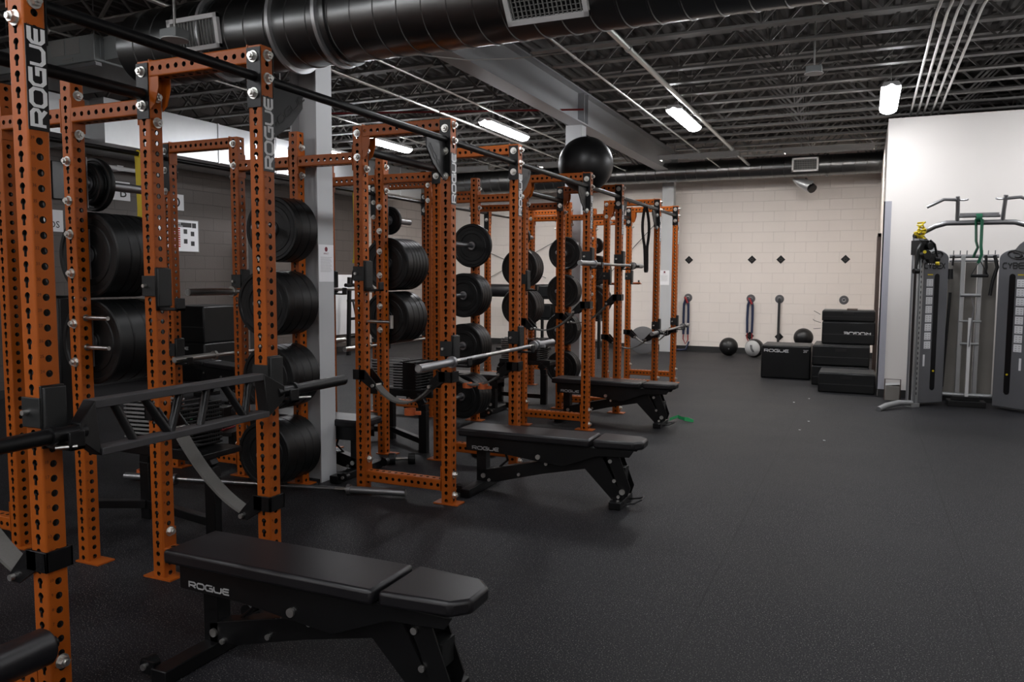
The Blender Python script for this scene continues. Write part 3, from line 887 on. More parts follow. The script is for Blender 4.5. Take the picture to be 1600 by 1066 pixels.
stack(2, 1.335, [.085, .085, .085, .06], 'second')
stack(2, .82, [.085, .085, .06, .05], 'third')
stack(2, .30, [.085, .085, .085, .085], 'lowest')
stack(3, 2.00, [(.12,.035)], 'top', start=.05)
stack(3, 1.63, [.085, .05, .05, .05, .05, .05], 'middle')
stack(3, 1.17, [.085, .085, .07, .07], 'low')
stack(4, 1.845, [.04], 'top')
stack(4, 1.335, [.06, .06, .05, .05], 'second')
stack(4, .82, [.07, .06, .05, .05], 'third')
stack(4, .30, [.07, .07, .06, .06], 'lowest')
stack(5, 2.00, [(.12,.035)], 'top', start=.05)
stack(5, 1.63, [.07, .06, .05, .05], 'middle')
stack(5, 1.17, [.085, .07, .05, .05], 'low')
stack(6, 1.845, [.06, .05], 'top')
stack(6, 1.335, [.06, .06, .05], 'second')
stack(6, .82, [.06, .06, .06], 'third')
stack(6, .30, [.06, .06, .06], 'lowest')
stack(7, 2.00, [(.12,.035), (.12,.03)], 'top', start=.05)
stack(7, 1.63, [.085, .085], 'middle')
stack(7, 1.17, [.085, .07, .07], 'low')

# ================================================================ J-CUPS, STRAPS
def jcup_parts(t):
    """on the +X face of an upright; origin = upright centre at the bar height"""
    e = TW/2
    obj('back_plate', MB().box(e+.002, e+.012, -.042, .042, -.05, .16), 'black', t, bevel=.003)
    obj('liner', MB().box(e+.012, e+.026, -.040, .040, -.03, .155), 'dark', t, bevel=.004)
    obj('hook', MB().box(e+.012, e+.125, -.028, .028, -.05, -.036).box(e+.113, e+.125, -.028, .028, -.05, .012), 'black', t, bevel=.003)
    obj('side_plate', MB().box(-e-.002, e+.01, -e-.010, -e-.002, .02, .12), 'dark', t, bevel=.002)
    obj('lock_pin', MB().cyl((-.012,-e-.01,.07),(-.012,-e-.03,.07), .009, 12), 'zinc', t)
G = 'bar holders on the racks'
j0 = None
def jcup(x, k, z, label, flip=False):
    global j0
    if j0 is None:
        j0 = thing('bar_holder', label, 'bar holder', (x, Yk[k], z), group=G); jcup_parts(j0); return j0
    return dup(j0, loc=(x, Yk[k], z), label=label, rz=0)
bz = (.997, .978, 1.655, .824)
nm_rack = ['nearest', 'second', 'third', 'farthest']
for b in range(4):
    jcup(XF, 2*b, bz[b]+.0, 'black bar holder on the near front post of the %s rack' % nm_rack[b])
    jcup(XF, 2*b+1, bz[b]+.0, 'black bar holder on the far front post of the %s rack' % nm_rack[b])
for k, z, lb in ((1, 1.40, 'spare black bar holder, empty, on the inner post of the nearest rack'), (2, 1.47, 'spare black bar holder, empty, on the inner post left of the second rack'), (4, 1.43, 'spare black bar holder, empty, on the inner near post of the third rack'),
                 (6, 1.47, 'spare black bar holder, empty, on the inner near post of the farthest rack'), (7, 1.47, 'spare black bar holder, empty, on the inner far post of the farthest rack')):
    jcup(XM, k, z, lb)
for k, x, z, lb in ((2, Xm, 1.41, 'black bar holder on the wall-side rack behind the steel column, near post'), (3, Xm, 1.41, 'black bar holder on the wall-side rack behind the steel column, far post'),
                    (2, Xf, .87, 'low black bar holder on the outer wall-side post behind the nearest gap'), (3, Xf, .87, 'low black bar holder on the outer wall-side post behind the second rack'),
                    (4, Xf, .77, 'low black bar holder on the outer wall-side post behind the third rack, near'), (5, Xf, .77, 'low black bar holder on the outer wall-side post behind the third rack, far')):
    jcup(x, k, z, lb)

def catenary(p, q, sag, n=16):
    p = Vector(p); q = Vector(q); out = []
    for i in range(n+1):
        t = i/n; c = p.lerp(q, t); c.z -= sag*4*t*(1-t); out.append(c)
    return out
def strap(k, zf, zm, sag, label):
    """safety strap between front and middle upright of frame k, with its end brackets"""
    t = thing('safety_strap', label, 'safety strap', (XM/2, Yk[k], 0), group='webbing safety straps in the racks')
    e = TW/2; hx = -XM/2
    for x, z, s in ((hx, zf, -1), (-hx, zm, 1)):
        mb = MB()
        mb.box(x-e-.012, x+e+.012, -e-.012, -e-.002, z-.035, z+.035)
        mb.box(x-e-.012, x+e+.012, e+.002, e+.012, z-.035, z+.035)
        xo = x-s*(e+.002)
        mb.box(min(xo, xo-s*.01), max(xo, xo-s*.01), -e-.012, e+.012, z-.035, z+.035)
        xi = x+s*(e+.002)
        for yy in (-e-.012, e+.004):
            mb.prism([(xi-s*.04, z+.035), (xi+s*.01, z+.035), (xi+s*.10, z-.06), (xi+s*.09, z-.09), (xi+s*.05, z-.09), (xi-s*.04, z-.03)], 'Y', yy, yy+.008)
        bk = obj('strap_bracket', mb, 'black', t, bevel=.002)
        obj('cross_bolt', MB().cyl((x+s*(e+.08), -e-.028, z-.07), (x+s*(e+.08), e+.028, z-.07), .011, 12), 'zinc', bk)
    a = (hx-e-.08, 0, zf-.07); b = (-hx+e+.08, 0, zm-.07)
    obj('webbing', MB().ribbon(catenary(a, b, sag), .074, .012), 'webbing', t)
    return t
strap(0, .56, .95, .06, 'grey webbing safety strap at the left edge, hung from the first orange post')
strap(1, .47, .84, .06, 'long grey webbing safety strap hanging below the black multi-grip bar')
strap(2, .86, .84, .12, 'grey webbing safety strap with an orange clip, near side of the second rack')
strap(3, .82, .80, .09, 'grey webbing safety strap with two orange clips, far side of the second rack')
strap(4, 1.25, 1.07, .08, 'dark webbing safety strap slanting across the near side of the third rack')
strap(5, 1.30, 1.08, .08, 'dark webbing safety strap on the far side of the third rack')
strap(6, .77, .72, .10, 'webbing safety strap on the near side of the farthest rack')
strap(7, .77, .72, .12, 'webbing safety strap on the far side of the farthest rack')

for k, z, ln in ((1, 1.30, .165), (1, 1.146, .165)):
    tag(obj('band_peg', MB().cyl((XS+TW/2, Yk[k], z), (XS+TW/2+ln, Yk[k], z), .011, 14).cyl((XS+TW/2, Yk[k], z), (XS+TW/2+.006, Yk[k], z), .018, 14), 'chrome'),
        'silver band peg sticking out of the orange post by the nearest plates, %s one' % ('upper' if z > 1.2 else 'lower'), 'peg', 'silver band pegs')
tag(obj('band_peg', MB().cyl((XM+TW/2, Yk[2], 1.21), (XM+TW/2+.20, Yk[2], 1.21), .011, 14).cyl((XM+TW/2+.2, Yk[2], 1.165), (XM+TW/2+.2, Yk[2], 1.255), .013, 14), 'chrome'), 'silver T-shaped pin sticking out of the inner near post of the second rack', 'peg', 'silver band pegs')
t = thing('roller_pad', 'thick black padded roller across the bottom left corner of the picture', 'padded roller', (.085, 1.15, .30))
obj('pad', MB().lathe([(0,-.5),(.055,-.5),(.062,-.49),(.062,.52),(.055,.53),(0,.53)], closed=False, seg=32), 'vinyl', t)
obj('support_tube', MB().cyl((0,-.7,0),(0,.56,0),.02,14).cyl((0,.50,0),(-.05,.55,0),.012,10), 'black', t)
def clip(x, y, z, rz, label, m='clip'):
    t = thing('bar_clip', label, 'bar clip', (x, y, z), rz, group='orange bar clips')
    obj('collar', MB().lathe([(.026,-.022),(.040,-.022),(.040,.022),(.026,.022)], (0,0,.04), 'Z' if m == 'clip' else 'Y', 24), m, t)
    obj('lever', MB().box(.036,.075,-.012,.012,.02,.045), m, t, bevel=.003)
    return t
clip(-.300, 4.601, .560, .3, 'orange bar clip resting on the near strap of the second rack')
clip(-.42, 5.689, .602, .9, 'orange bar clip resting on the far strap of the second rack, left one')
clip(-.28, 5.689, .602, 0, 'orange bar clip resting on the far strap of the second rack, right one')

# ================================================================ BARBELLS
def barbell(x, yc, z, half, label, shaft='chrome', sleeve='steel', r=.014, rot=None):
    t = thing('barbell', label, 'barbell', (x, yc, z), group='straight barbells')
    sl = .415
    obj('shaft', MB().cyl((0,-half+sl,0),(0,half-sl,0), r, 20), shaft, t)
    for s in (-1, 1):
        obj('knurling', MB().cyl((0, s*.2, 0), (0, s*(half-sl-.10), 0), r+.0009, 20), sleeve, t)
    for s in (-1, 1):
        o = obj('sleeve', MB().cyl((0, s*(half-sl), 0), (0, s*half, 0), .025, 24), sleeve, t)
        obj('collar_ring', MB().lathe([(.014, s*(half-sl)-.012),(.037, s*(half-sl)-.012),(.037, s*(half-sl)+.012),(.014, s*(half-sl)+.012)], seg=28), sleeve, o)
        obj('end_cap', MB().cyl((0, s*half, 0), (0, s*(half+.002), 0), .018, 20), 'label', o)
    return t
hx = TW/2+.07
barbell(hx, 5.13, .976, 1.10, 'worn steel barbell on the front posts of the second rack')
barbell(hx, 8.01, 1.653, 1.10, 'steel barbell held high across the front of the third rack')
barbell(hx, 10.75, .822, 1.10, 'steel barbell low across the front of the farthest rack')
barbell(Xm+.10, 5.30, 1.408, 1.30, 'barbell on the wall-side rack behind the nearest gap, bright sleeve end showing', sleeve='chrome')
barbell(Xf+.10, 5.60, .868, 1.10, 'low bright barbell on the wall-side posts seen beneath the black boxes', sleeve='chrome')
barbell(Xf+.10, 7.80, .768, 1.10, 'low barbell on the wall-side rack behind the second rack', sleeve='chrome')
t = barbell(-1.39, 4.34, .037, 1.09, 'barbell lying on the floor in front of the steel column', sleeve='steel')
t.rotation_euler = (0, 0, -PI/2+.222); t['group'] = 'straight barbells'
clip(hx, 5.13+.75, .976-.04, 0, 'dark collar clamp on the far sleeve of the second rack barbell', 'steel')
clip(hx, 8.01+.72, 1.653-.04, 0, 'dark collar clamp on the far sleeve of the third rack barbell', 'dark')
clip(hx, 10.75+.75, .822-.04, 0, 'dark collar clamp on the far sleeve of the farthest rack barbell', 'dark')
clip(hx, 10.75-.80, .822-.04, 0, 'dark collar clamp on the near sleeve of the farthest rack barbell', 'dark')
clip(-2.42, 4.22, .0, .2, 'orange bar clip on the floor beside the end of the floor barbell')

# multi-grip bar on the nearest rack
t = thing('multi_grip_bar', 'black multi-grip specialty barbell resting on the nearest rack', 'barbell', (hx, 2.307, .997))
fr = .42
u = MB(); TX, TZ, BX, BZ = -.045, .078, -.02, -.085
u.bar((TX, -fr, TZ), (TX, fr, TZ), .060, .030)
obj('upper_rail', u, 'satin', t, bevel=.003)
obj('lower_rail', MB().bar((BX, -fr, BZ), (BX, fr, BZ), .070, .026), 'satin', t, bevel=.003)
gp = MB()
for y0, y1 in ((-.33, -.26), (-.20, -.10), (-.02, -.10), (.12, .05), (.20, .30), (.36, .30)):
    gp.cyl((TX, y0, TZ), (BX, y1, BZ), .016, 14)
obj('grip_handle', gp, 'black', t)
for s in (-1, 1):
    e = obj('end_plate', MB().add([(TX-.03, s*fr, TZ+.015), (TX+.03, s*fr, TZ+.015), (BX+.03, s*fr, BZ-.015), (BX-.03, s*fr, BZ-.015), (-.026, s*(fr+.09), .03), (.026, s*(fr+.09), .03), (.026, s*(fr+.09), -.03), (-.026, s*(fr+.09), -.03)],
        [(0,1,2,3),(7,6,5,4),(0,4,5,1),(1,5,6,2),(2,6,7,3),(3,7,4,0)]), 'black', t, bevel=.003)
    sl = obj('sleeve', MB().cyl((0, s*(fr+.06), 0), (0, s*.985, 0), .0255, 28), 'black', t)
    obj('collar_ring', MB().lathe([(.0255, s*.60-.008),(.034, s*.60-.008),(.034, s*.60+.008),(.0255, s*.60+.008)], seg=28), 'black', sl)
    obj('locking_pin', MB().cyl((.02, s*.60, -.036), (.06, s*.60+.05, -.036), .0055, 10), 'zinc', sl)

# ================================================================ BENCHES
def bench(label):
    """runs along +X from 0 (head) to 1.32 (seat), centred on Y=0"""
    t = thing('adjustable_bench', label, 'bench', group='black adjustable weight benches')
    w = .14
    bp = MB().prism([(.0,-w),(.975,-w),(.975,w),(.0,w)], 'Z', .392, .448)
    b = obj('back_pad', bp, 'vinyl', t, bevel=.014)
    sp = MB().prism([(1.0,-w),(1.27,-w+.02),(1.325,-w+.075),(1.325,w-.075),(1.27,w-.02),(1.0,w)], 'Z', .395, .450)
    obj('seat_pad', sp, 'vinyl', t, bevel=.014)
    PF = [(.05,.39),(.05,.290),(.35,.285),(.78,.24),(1.02,.335),(1.24,.345),(1.27,.39)]
    obj('pad_frame', MB().box(.05,1.02,-.095,.095,.345,.392).prism(PF, 'Y', -.104, -.098).prism(PF, 'Y', .098, .104), 'black', t, bevel=.002)
    obj('spine', MB().prism([(.13,.055),(.13,.135),(.55,.235),(.92,.335),(1.08,.335),(.92,.225),(.60,.155),(.25,.062)], 'Y', -.036, .036), 'black', t, bevel=.003)
    obj('leg', MB().box(.10,.175,-.036,.036,.05,.335), 'black', t, bevel=.003)
    ft = obj('rear_foot', MB().box(.10,.175,-.30,.30,.004,.06), 'black', t, bevel=.004)
    for s in (-1, 1):
        obj('transport_wheel', MB().cyl((.06, s*.285, .055), (.06, s*.245, .055), .032, 20).box(.05,.11,s*.29-.004,s*.29+.004,.03,.08), 'black', ft)
        obj('foot_bolt', MB().cyl((.06, s*.292, .055), (.06, s*.302, .055), .012, 12), 'zinc', ft)
    for y in (-.052, .046):
        obj('front_leg', MB().prism([(.85,.30),(.93,.34),(1.03,.335),(1.19,.06),(1.17,.0),(1.12,.03)], 'Y', y, y+.007), 'black', t)
        obj('link_arm', MB().prism([(1.07,.34),(1.16,.34),(1.24,.13),(1.22,.07),(1.15,.07),(1.16,.12)], 'Y', y-.008, y-.001), 'black', t)
    ff = obj('front_foot', MB().box(1.12,1.20,-.16,.16,.004,.05).cyl((1.17,-.05,.1),(1.17,.05,.1),.02,12), 'black', t, bevel=.003)
    obj('foot_handle', MB().tube([(1.19,-.07,.02),(1.27,-.07,.035),(1.31,-.04,.055),(1.31,.04,.055),(1.27,.07,.035),(1.19,.07,.02)], .006, 8), 'black', ff)
    obj('brace_plate', MB().box(1.14,1.20,-.045,.045,.17,.26), 'dark', t)
    for x, z, r, w_ in ((.155,.10,.017,.036),(.20,.072,.011,.036),(.43,.135,.011,.036),(.60,.29,.017,.104),(.64,.235,.012,.05),(1.10,.30,.013,.062),(1.13,.17,.012,.062),(1.185,.10,.019,.062),(1.16,.065,.011,.062)):
        for s in (-1, 1): obj('bolt', MB().cyl((x,s*w_,z),(x,s*(w_+.010),z), r, 16), 'zinc', t)
    obj('lettering', strokes('ROGUE', .021, 0, frame4((.10,-.1045,.303), (1,0,0), (0,0,1)), .0008, stroke=.27), 'benchlogo', t)
    obj('adjust_handle', MB().tube([(.30,0,.30),(.33,.0,.22),(.27,.0,.17),(.30,.06,.165)], .009, 8), 'black', t)
    return t
b0 = bench('black adjustable bench in the foreground, seat end towards the aisle')
b0.location = (.03, 2.345, 0)
dup(b0, loc=(-.10, 5.05, 0), rz=.015, label='black adjustable bench pulled out of the second rack into the aisle')
dup(b0, loc=(-.52, 7.98, 0), rz=-.02, label='black adjustable bench pulled out of the third rack into the aisle')
dup(b0, loc=(-.86, 4.97, 0), rz=PI, label='black adjustable bench behind the steel column, partly hidden by it')
dup(b0, loc=(-1.11, 7.93, 0), rz=PI+.02, label='black adjustable bench on the wall side behind the third rack plates')
dup(b0, loc=(-4.0, 7.2, 0), rz=PI-.3, label='black adjustable bench near the left wall under the black boxes')

# ================================================================ ADJUSTABLE DUMBBELL STANDS (in the gaps)
def block_dumbbell(parent_label, loc, rz, grp, rail='slat'):
    t = thing('adjustable_dumbbell', parent_label, 'dumbbell', loc, rz, grp)
    # two nested plate packs joined by a handle; slats show as horizontal ridges
    mb = MB()
    for i in range(11):
        z = .012+i*.0245
        for s in (-1, 1): mb.box(-.155,.155, s*.075-.007, s*.075+.007, z, z+.012)
    obj('side_rails', mb, rail, t, bevel=.002)
    for s in (-1, 1):
        mb = MB()
        for i in range(6): mb.box(s*(.145-.016*i)-.005, s*(.145-.016*i)+.005, -.068, .068, .006, .26-.006*i)
        obj('plate_pack', mb, 'black', t, bevel=.002)
    obj('handle', MB().cyl((-.06,0,.19),(.06,0,.19), .017, 16), 'black', t)
    for i in range(5):
        for s in (-1, 1): obj('rail_stud', MB().cyl((.152,s*.045,.04+i*.048),(.156,s*.045,.04+i*.048), .006, 8), 'zinc', t)
    return t
def db_stand(yc, gap, la=(-.345,.06), lb=(.315,-.06)):
    t = thing('dumbbell_stand', 'black curved-leg dumbbell stand in the gap between the %s racks' % gap, 'dumbbell stand', (-1.21, yc, 0), group='dumbbell stands between racks')
    for x, y in (la, lb):
        mb = MB()
        pts = [(x, y, 0), (x, y, .36), (x*.98, y, .42), (x*.9, y, .46), (x*.75, y, .475)]
        for p, q in zip(pts, pts[1:]): mb.bar(p, q, .055, .075, (1,0,0))
        obj('leg', mb, 'black', t, bevel=.003)
    obj('floor_beam', MB().bar((la[0],la[1],.095),(lb[0],lb[1],.095),.05,.05).bar((la[0],la[1]-.01,.095),(la[0]-.275,la[1]-.16,.10), .05, .05), 'black', t, bevel=.003)
    obj('tray', MB().box(-.33,.33,-.16,.16,.47,.505).box(-.33,.33,-.17,-.155,.47,.53), 'black', t, bevel=.004)
    block_dumbbell('slatted block dumbbell at the wall end of the stand between the %s racks' % gap, (-1.21-.2, yc, .507), .12, 'block dumbbells on the stands')
    block_dumbbell('slatted block dumbbell at the aisle end of the stand between the %s racks' % gap, (-1.21+.10, yc, .507), PI/2-.1, 'block dumbbells on the stands', 'black')
    return t
db_stand(3.46, gaps[0]); db_stand(6.08, gaps[1], (-.305,.17), (.272,-.21)); db_stand(8.88, gaps[2], (-.34,-.13), (.25,-.15))
# low stand with coloured block dumbbells behind
t = thing('dumbbell_stand', 'low black stand with bent frame behind the hanging strap, carrying coloured dumbbell', 'dumbbell stand', (-2.50, 5.0, 0), .2, 'dumbbell stands between racks')
obj('leg', MB().bar((-.2,0,0),(-.2,0,.2),.05,.05,(1,0,0)).bar((.2,0,0),(.2,0,.2),.05,.05,(1,0,0)), 'black', t)
obj('tray', MB().box(-.28,.28,-.14,.14,.2,.235), 'black', t, bevel=.003)
t = thing('adjustable_dumbbell', 'black block dumbbell with red, blue, yellow and green colour bands', 'dumbbell', (-2.50, 5.0, .237), .2)
obj('block', MB().box(-.17,.17,-.08,.08,.012,.19), 'black', t, bevel=.004)
for i, m in enumerate(('redband', 'blueb', 'yellow', 'lime', 'redband')):
    obj('colour_band', MB().box(-.175,.175-.02*i,-.085,.085,.0+.026*i,.016+.026*i), m, t, bevel=.003)
# small round dumbbell on the floor of the second rack
t = thing('dumbbell', 'small black round-head dumbbell on the floor inside the second rack', 'dumbbell', (-.88, 5.42, .045), .5)
obj('head', MB().cyl((-.11,0,0),(-.05,0,0),.045,20), 'rubber', t, bevel=.006); obj('head', MB().cyl((.05,0,0),(.11,0,0),.045,20), 'rubber', t, bevel=.006)
obj('handle', MB().cyl((-.05,0,0),(.05,0,0),.014,14), 'chrome', t)
# round black grip disc seen on rack base etc.
t = thing('change_plate', 'small flat plate lying on the floor under the bench at the second rack', 'weight plate', (-.42, 6.0, .02))
obj('disc', MB().lathe([(.02,-.015),(.11,-.015),(.11,.015),(.02,.015)], axis='Z'), 'rubber', t)

# ================================================================ BALL, BANDS, STRAPS
mb = MB().sphere((0,0,0), .280, 64, 40)
b = obj('exercise_ball', mb, 'ballblk', loc=(-.150, 7.80, 2.672)); tag(b, 'large black exercise ball resting on top of the third rack', 'exercise ball')
obj('valve_plug', MB().cyl((0,0,0),(0,0,.006),.012,12), 'ballblk', b, loc=(.06,-.1,.254))
def loop_band(x, y, ztop, length, w, m, label, sway=.06, cat='resistance band', depth=0.0):
    pts = []
    n = 14
    for i in range(n+1):
        t = i/n; pts.append((x-.03*math.sin(PI*min(1,t*1.5)), y+sway*t-.035*math.sin(PI*t), ztop-length*t))
    for i in range(7):
        a = PI*i/6; pts.append((x, y+sway-.045*math.cos(PI-a)*-1-.0+.045, ztop-length-.045*math.sin(a)))
    for i in range(n+1):
        t = 1-i/n; pts.append((x+.03*math.sin(PI*min(1,t*1.5)), y+sway*t+.09*t+.03*math.sin(PI*t), ztop-length*t))
    return tag(obj('resistance_band', MB().ribbon(pts, w, .004, (1,0,0)), m), label, cat)
loop_band(0, 9.66, 2.43, .80, .035, 'bandblk', 'long black loop band hanging from the bar before the farthest rack', sway=.03)
# yellow suspension straps
for (x, y, zt, zb, lb) in ((Xf, 4.31, 2.40, 1.72, 'yellow suspension strap hanging behind the nearest rack, left'), (Xf, 7.05, 2.40, 1.70, 'yellow suspension strap hanging behind the second rack post')):
    t = thing('suspension_trainer', lb, 'suspension strap', (x, y, zb), group='yellow suspension trainers')
    obj('bar_loop', MB().tube([(.024*math.cos(a), 0, zt-zb+.02+.024*math.sin(a)) for a in [2*PI*i/12 for i in range(12)]], .006, 6, closed=True), 'yellow', t)
    obj('strap', MB().ribbon([(0,0,zt-zb+.02), (.012,0,.3), (0,0,0)], .052, .006, (1,.2,0)), 'yellow', t)
    obj('buckle', MB().box(-.03,.03,-.02,.02,-.04,.0), 'yellow', t, bevel=.004)
    obj('handle_loop', MB().tube([(0,0,-.04),(-.04,0,-.14),(-.05,0,-.26),(.0,0,-.30),(.05,0,-.26),(.03,0,-.14)], .008, 8, closed=True), 'black', t)
t = tag(obj('resistance_band', MB().ribbon([(.66,8.28,.02),(.74,8.32,.05),(.82,8.28,.03),(.9,8.33,.012),(.84,8.38,.02),(.74,8.36,.03)], .03, .006, (0,.3,1)), 'lime'), 'bright green band lying on the floor by the third bench foot', 'resistance band')

# ================================================================ BACK WALL ITEMS
def diamond(x, z, lb):
    t = thing('wall_anchor', lb, 'wall anchor', (x, YB, z), group='black diamond wall plates')
    s = .085
    obj('plate', MB().prism([(0,s),(s,0),(0,-s),(-s,0)], 'Y', -.008, 0), 'black', t)
    obj('ring', MB().tube([(.025*math.cos(a), -.02, .025*math.sin(a)) for a in [2*PI*i/12 for i in range(12)]], .005, 6, closed=True), 'ringdark', t)
AX = ((-.845, 'at the left'), (.412, 'second from the left'), (.962, 'third from the left'), (2.14, 'at the right'))
for x, w in AX:
    diamond(x, 1.888, 'black diamond wall plate in the upper row, %s' % w)
    t = thing('wall_anchor', 'round grey wall anchor in the middle row, %s' % w, 'wall anchor', (x, YB, 1.107), group='round grey wall anchors')
    obj('plate', MB().lathe([(.02,-.01),(.075,-.01),(.085,0)], seg=32, closed=False).cyl((0,-.012,0),(0,0,0),.07,32), 'discgrey', t)
    obj('ring', MB().tube([(.03*math.cos(a), -.028, .03*math.sin(a)) for a in [2*PI*i/14 for i in range(14)]], .008, 8, closed=True), 'steel', t)
diamond(.41, .358, 'black diamond wall plate in the low row, behind the blue band')
diamond(.975, .358, 'black diamond wall plate in the low row, behind the black band')
def hang_band(x, m, ends, zb, lb, top='redband'):
    t = thing('resistance_band', lb, 'resistance band', (x, YB-.05, 0), group='tube bands hung on the back wall')
    mb = MB()
    for s in (-1, 1): mb.tube([(s*.012,0,1.09),(s*.045,-.005,.98),(s*.05,-.01,.7),(s*.045,-.01,zb)], .024 if m != 'bandblk' or ends else .02, 10)
    obj('band_loop', mb, m, t)
    if ends:
        obj('strap_end', MB().tube([(-.03,-.02,1.12),(.0,-.03,1.08),(.03,-.02,1.0)], .022, 8), top, t)
        obj('tail', MB().tube([(.045,0,zb),(.05,-.01,zb-.12),(0,-.02,zb-.2),(-.05,-.01,zb-.1),(-.045,0,zb)], .012, 8), top, t)
    return t
hang_band(-.87, 'blueb', True, .35, 'dark blue and black bands with red ends hanging from the leftmost wall anchor')
hang_band(.412, 'blueb', True, .42, 'blue band with red ends hanging from the second wall anchor, behind the grey ball')
t = thing('resistance_band', 'thin black band hanging straight from the third wall anchor', 'resistance band', (.962, YB-.04, 0), group='tube bands hung on the back wall')
obj('band_loop', MB().bar((0,0,1.1),(0,0,.15), .045, .02, (0,1,0)), 'bandblk', t)
tag(obj('resistance_band', MB().tube([(-1.2,16.38,.03),(-.95,16.36,.03),(-.85,16.40,.04),(-.80,16.44,.2)], .018, 8), 'blueb'), 'blue band trailing on the floor at the foot of the left wall anchor', 'resistance band')
# balls
t = obj('slam_ball', MB().sphere((0,0,0), .178, 40, 24), 'ballblk', loc=(.10, 15.85, .178)); tag(t, 'black slam ball on the floor against the back wall', 'slam ball')
obj('valve', MB().cyl((.03,-.176,-.03),(.03,-.182,-.03),.012,10), 'steel', t)
t = thing('medicine_ball', 'light grey and black medicine ball left of the lettered box', 'medicine ball', (.60, 15.75, .178), -.25)
obj('shell', MB().sphere((0,0,0), .178, 40, 24), 'ballblk', t)
cap = MB(); rr = .1815
for i in range(7):
    a = PI*.36*i/6; cap.v  # profile cap facing -Y
prof = [(rr*math.sin(PI*.31*i/8), -rr*math.cos(PI*.31*i/8)) for i in range(9)]
obj('face_panel', MB().lathe(prof, axis='Y', seg=32, closed=False), 'greyball', t)
mb = MB()
for s in (-1, 1): mb.tube([(.05+.012*s, -.176, -.06),(.015*1+.012*s, -.185, 0),(-.0+.012*s, -.176, .07)], .007, 6)
obj('grip_line', mb, 'ink', t)
t = obj('medicine_ball', MB().sphere((0,0,0), .178, 32, 20), 'ballblk', loc=(1.47, 15.9, .40)); tag(t, 'black ball whose top shows behind the lettered box', 'medicine ball')
t['label'] = 'black ball whose top shows behind the lettered box'
tag(obj('ball_rest', MB().lathe([(.10,0),(.14,0),(.14,.24),(.10,.24)], (1.47,15.9,0), 'Z', 24), 'rubber'), 'black ring under the ball hidden behind the lettered box', 'stand')

# foam plyometric boxes
def plyo(x0, x1, y0, y1, z0, z1, label, word=None, num=None, handle=True, flip=False, band=True):
    t = thing('plyo_box', label, 'plyo box', ((x0+x1)/2, (y0+y1)/2, z0), group='black foam plyo boxes')
    w = (x1-x0)/2; d = (y1-y0)/2; h = z1-z0
    obj('body', MB().box(-w,w,-d,d,.0,h), 'foam', t, bevel=.018)
    obj('top_cover', MB().box(-w+.012,w-.012,-d+.012,d-.012,h,h+.004), 'foamtop', t, bevel=.002)
    if band: obj('seam_strap', MB().box(-w+.01,w-.01,-d-.003,-d+.001,h*.42,h*.45), 'foamtop', t)
    if handle: obj('handle_patch', MB().box(-.07,.07,-d-.005,-d,h*.72,h*.84), 'slot', t)
    if word:
        if flip: M4 = frame4((w-.05,-d-.001,h*.52), (-1,0,0), (0,0,-1))
        else: M4 = frame4((-w+.045,-d-.001,h-.095), (1,0,0), (0,0,1))
        if flip: M4 = frame4((w-.06,-d-.001,h*.55), (-1,0,0), (0,0,-1)) @ Matrix.Translation((0,0,0))
        hgt = .036
        if flip:
            o = obj('lettering', strokes('ROGUE', hgt, 0, M4, .0015), 'logo', t)
        else:
            o = obj('lettering', strokes('ROGUE', hgt, 0, M4, .0015), 'logo', t)
    if num: obj('size_mark', text(num, .04, frame4((w-.07,-d-.002,h-.09), (1,0,0), (0,0,1))), 'logo', t)
    return t
plyo(1.09, 1.80, 12.56, 13.25, 0, .50, 'black foam box with white lettering and 20 inch mark, left of the box pile', 'ROGUE', '20"', handle=False, band=False)
plyo(1.85, 2.60, 12.02, 12.85, 0, .28, 'wide black foam box at the bottom of the pile, behind the front one', handle=False)
plyo(1.85, 2.60, 12.02, 12.85, .286, .57, 'wide black foam box, second level of the pile with handle patch')
plyo(1.975, 2.67, 11.30, 11.95, 0, .265, 'low black foam box standing in front of the pile beside the wall corner')
plyo(1.955, 2.66, 12.30, 12.8, .576, .90, 'black foam box with upside-down lettering, third level of the pile', 'ROGUE', flip=True, handle=False)
plyo(1.95, 2.655, 12.30, 12.8, .906, 1.06, 'thin black foam box on top of the pile')
tag(obj('foam_pad', MB().box(2.28,2.42,12.35,12.6,1.066,1.085), 'frame'), 'small brown pad lying on top of the box pile', 'pad')
tag(obj('carry_strap', MB().ribbon([(1.93,12.28,1.0),(1.86,12.27,1.04),(1.84,12.27,1.05)], .03,.006,(0,1,0)).ribbon([(1.94,12.28,.88),(1.85,12.27,.91),(1.83,12.27,.93)], .03,.006,(0,1,0)).ribbon([(1.94,12.28,.80),(1.84,12.27,.79)], .03,.006,(0,1,0)), 'bandblk'), 'black strap ends sticking out left of the box pile', 'strap')
# red dot sign on corner guard
t = thing('wall_notice', 'narrow white notice with a red mark on the corner guard', 'notice', (PX-.016, PY+.05, 1.05))
obj('sheet', MB().box(-.002,0,-.04,.04,-.12,.12), 'paper', t); obj('red_mark', MB().cyl((-.004,0,.08),(-.002,0,.08),.015,12), 'redband', t)
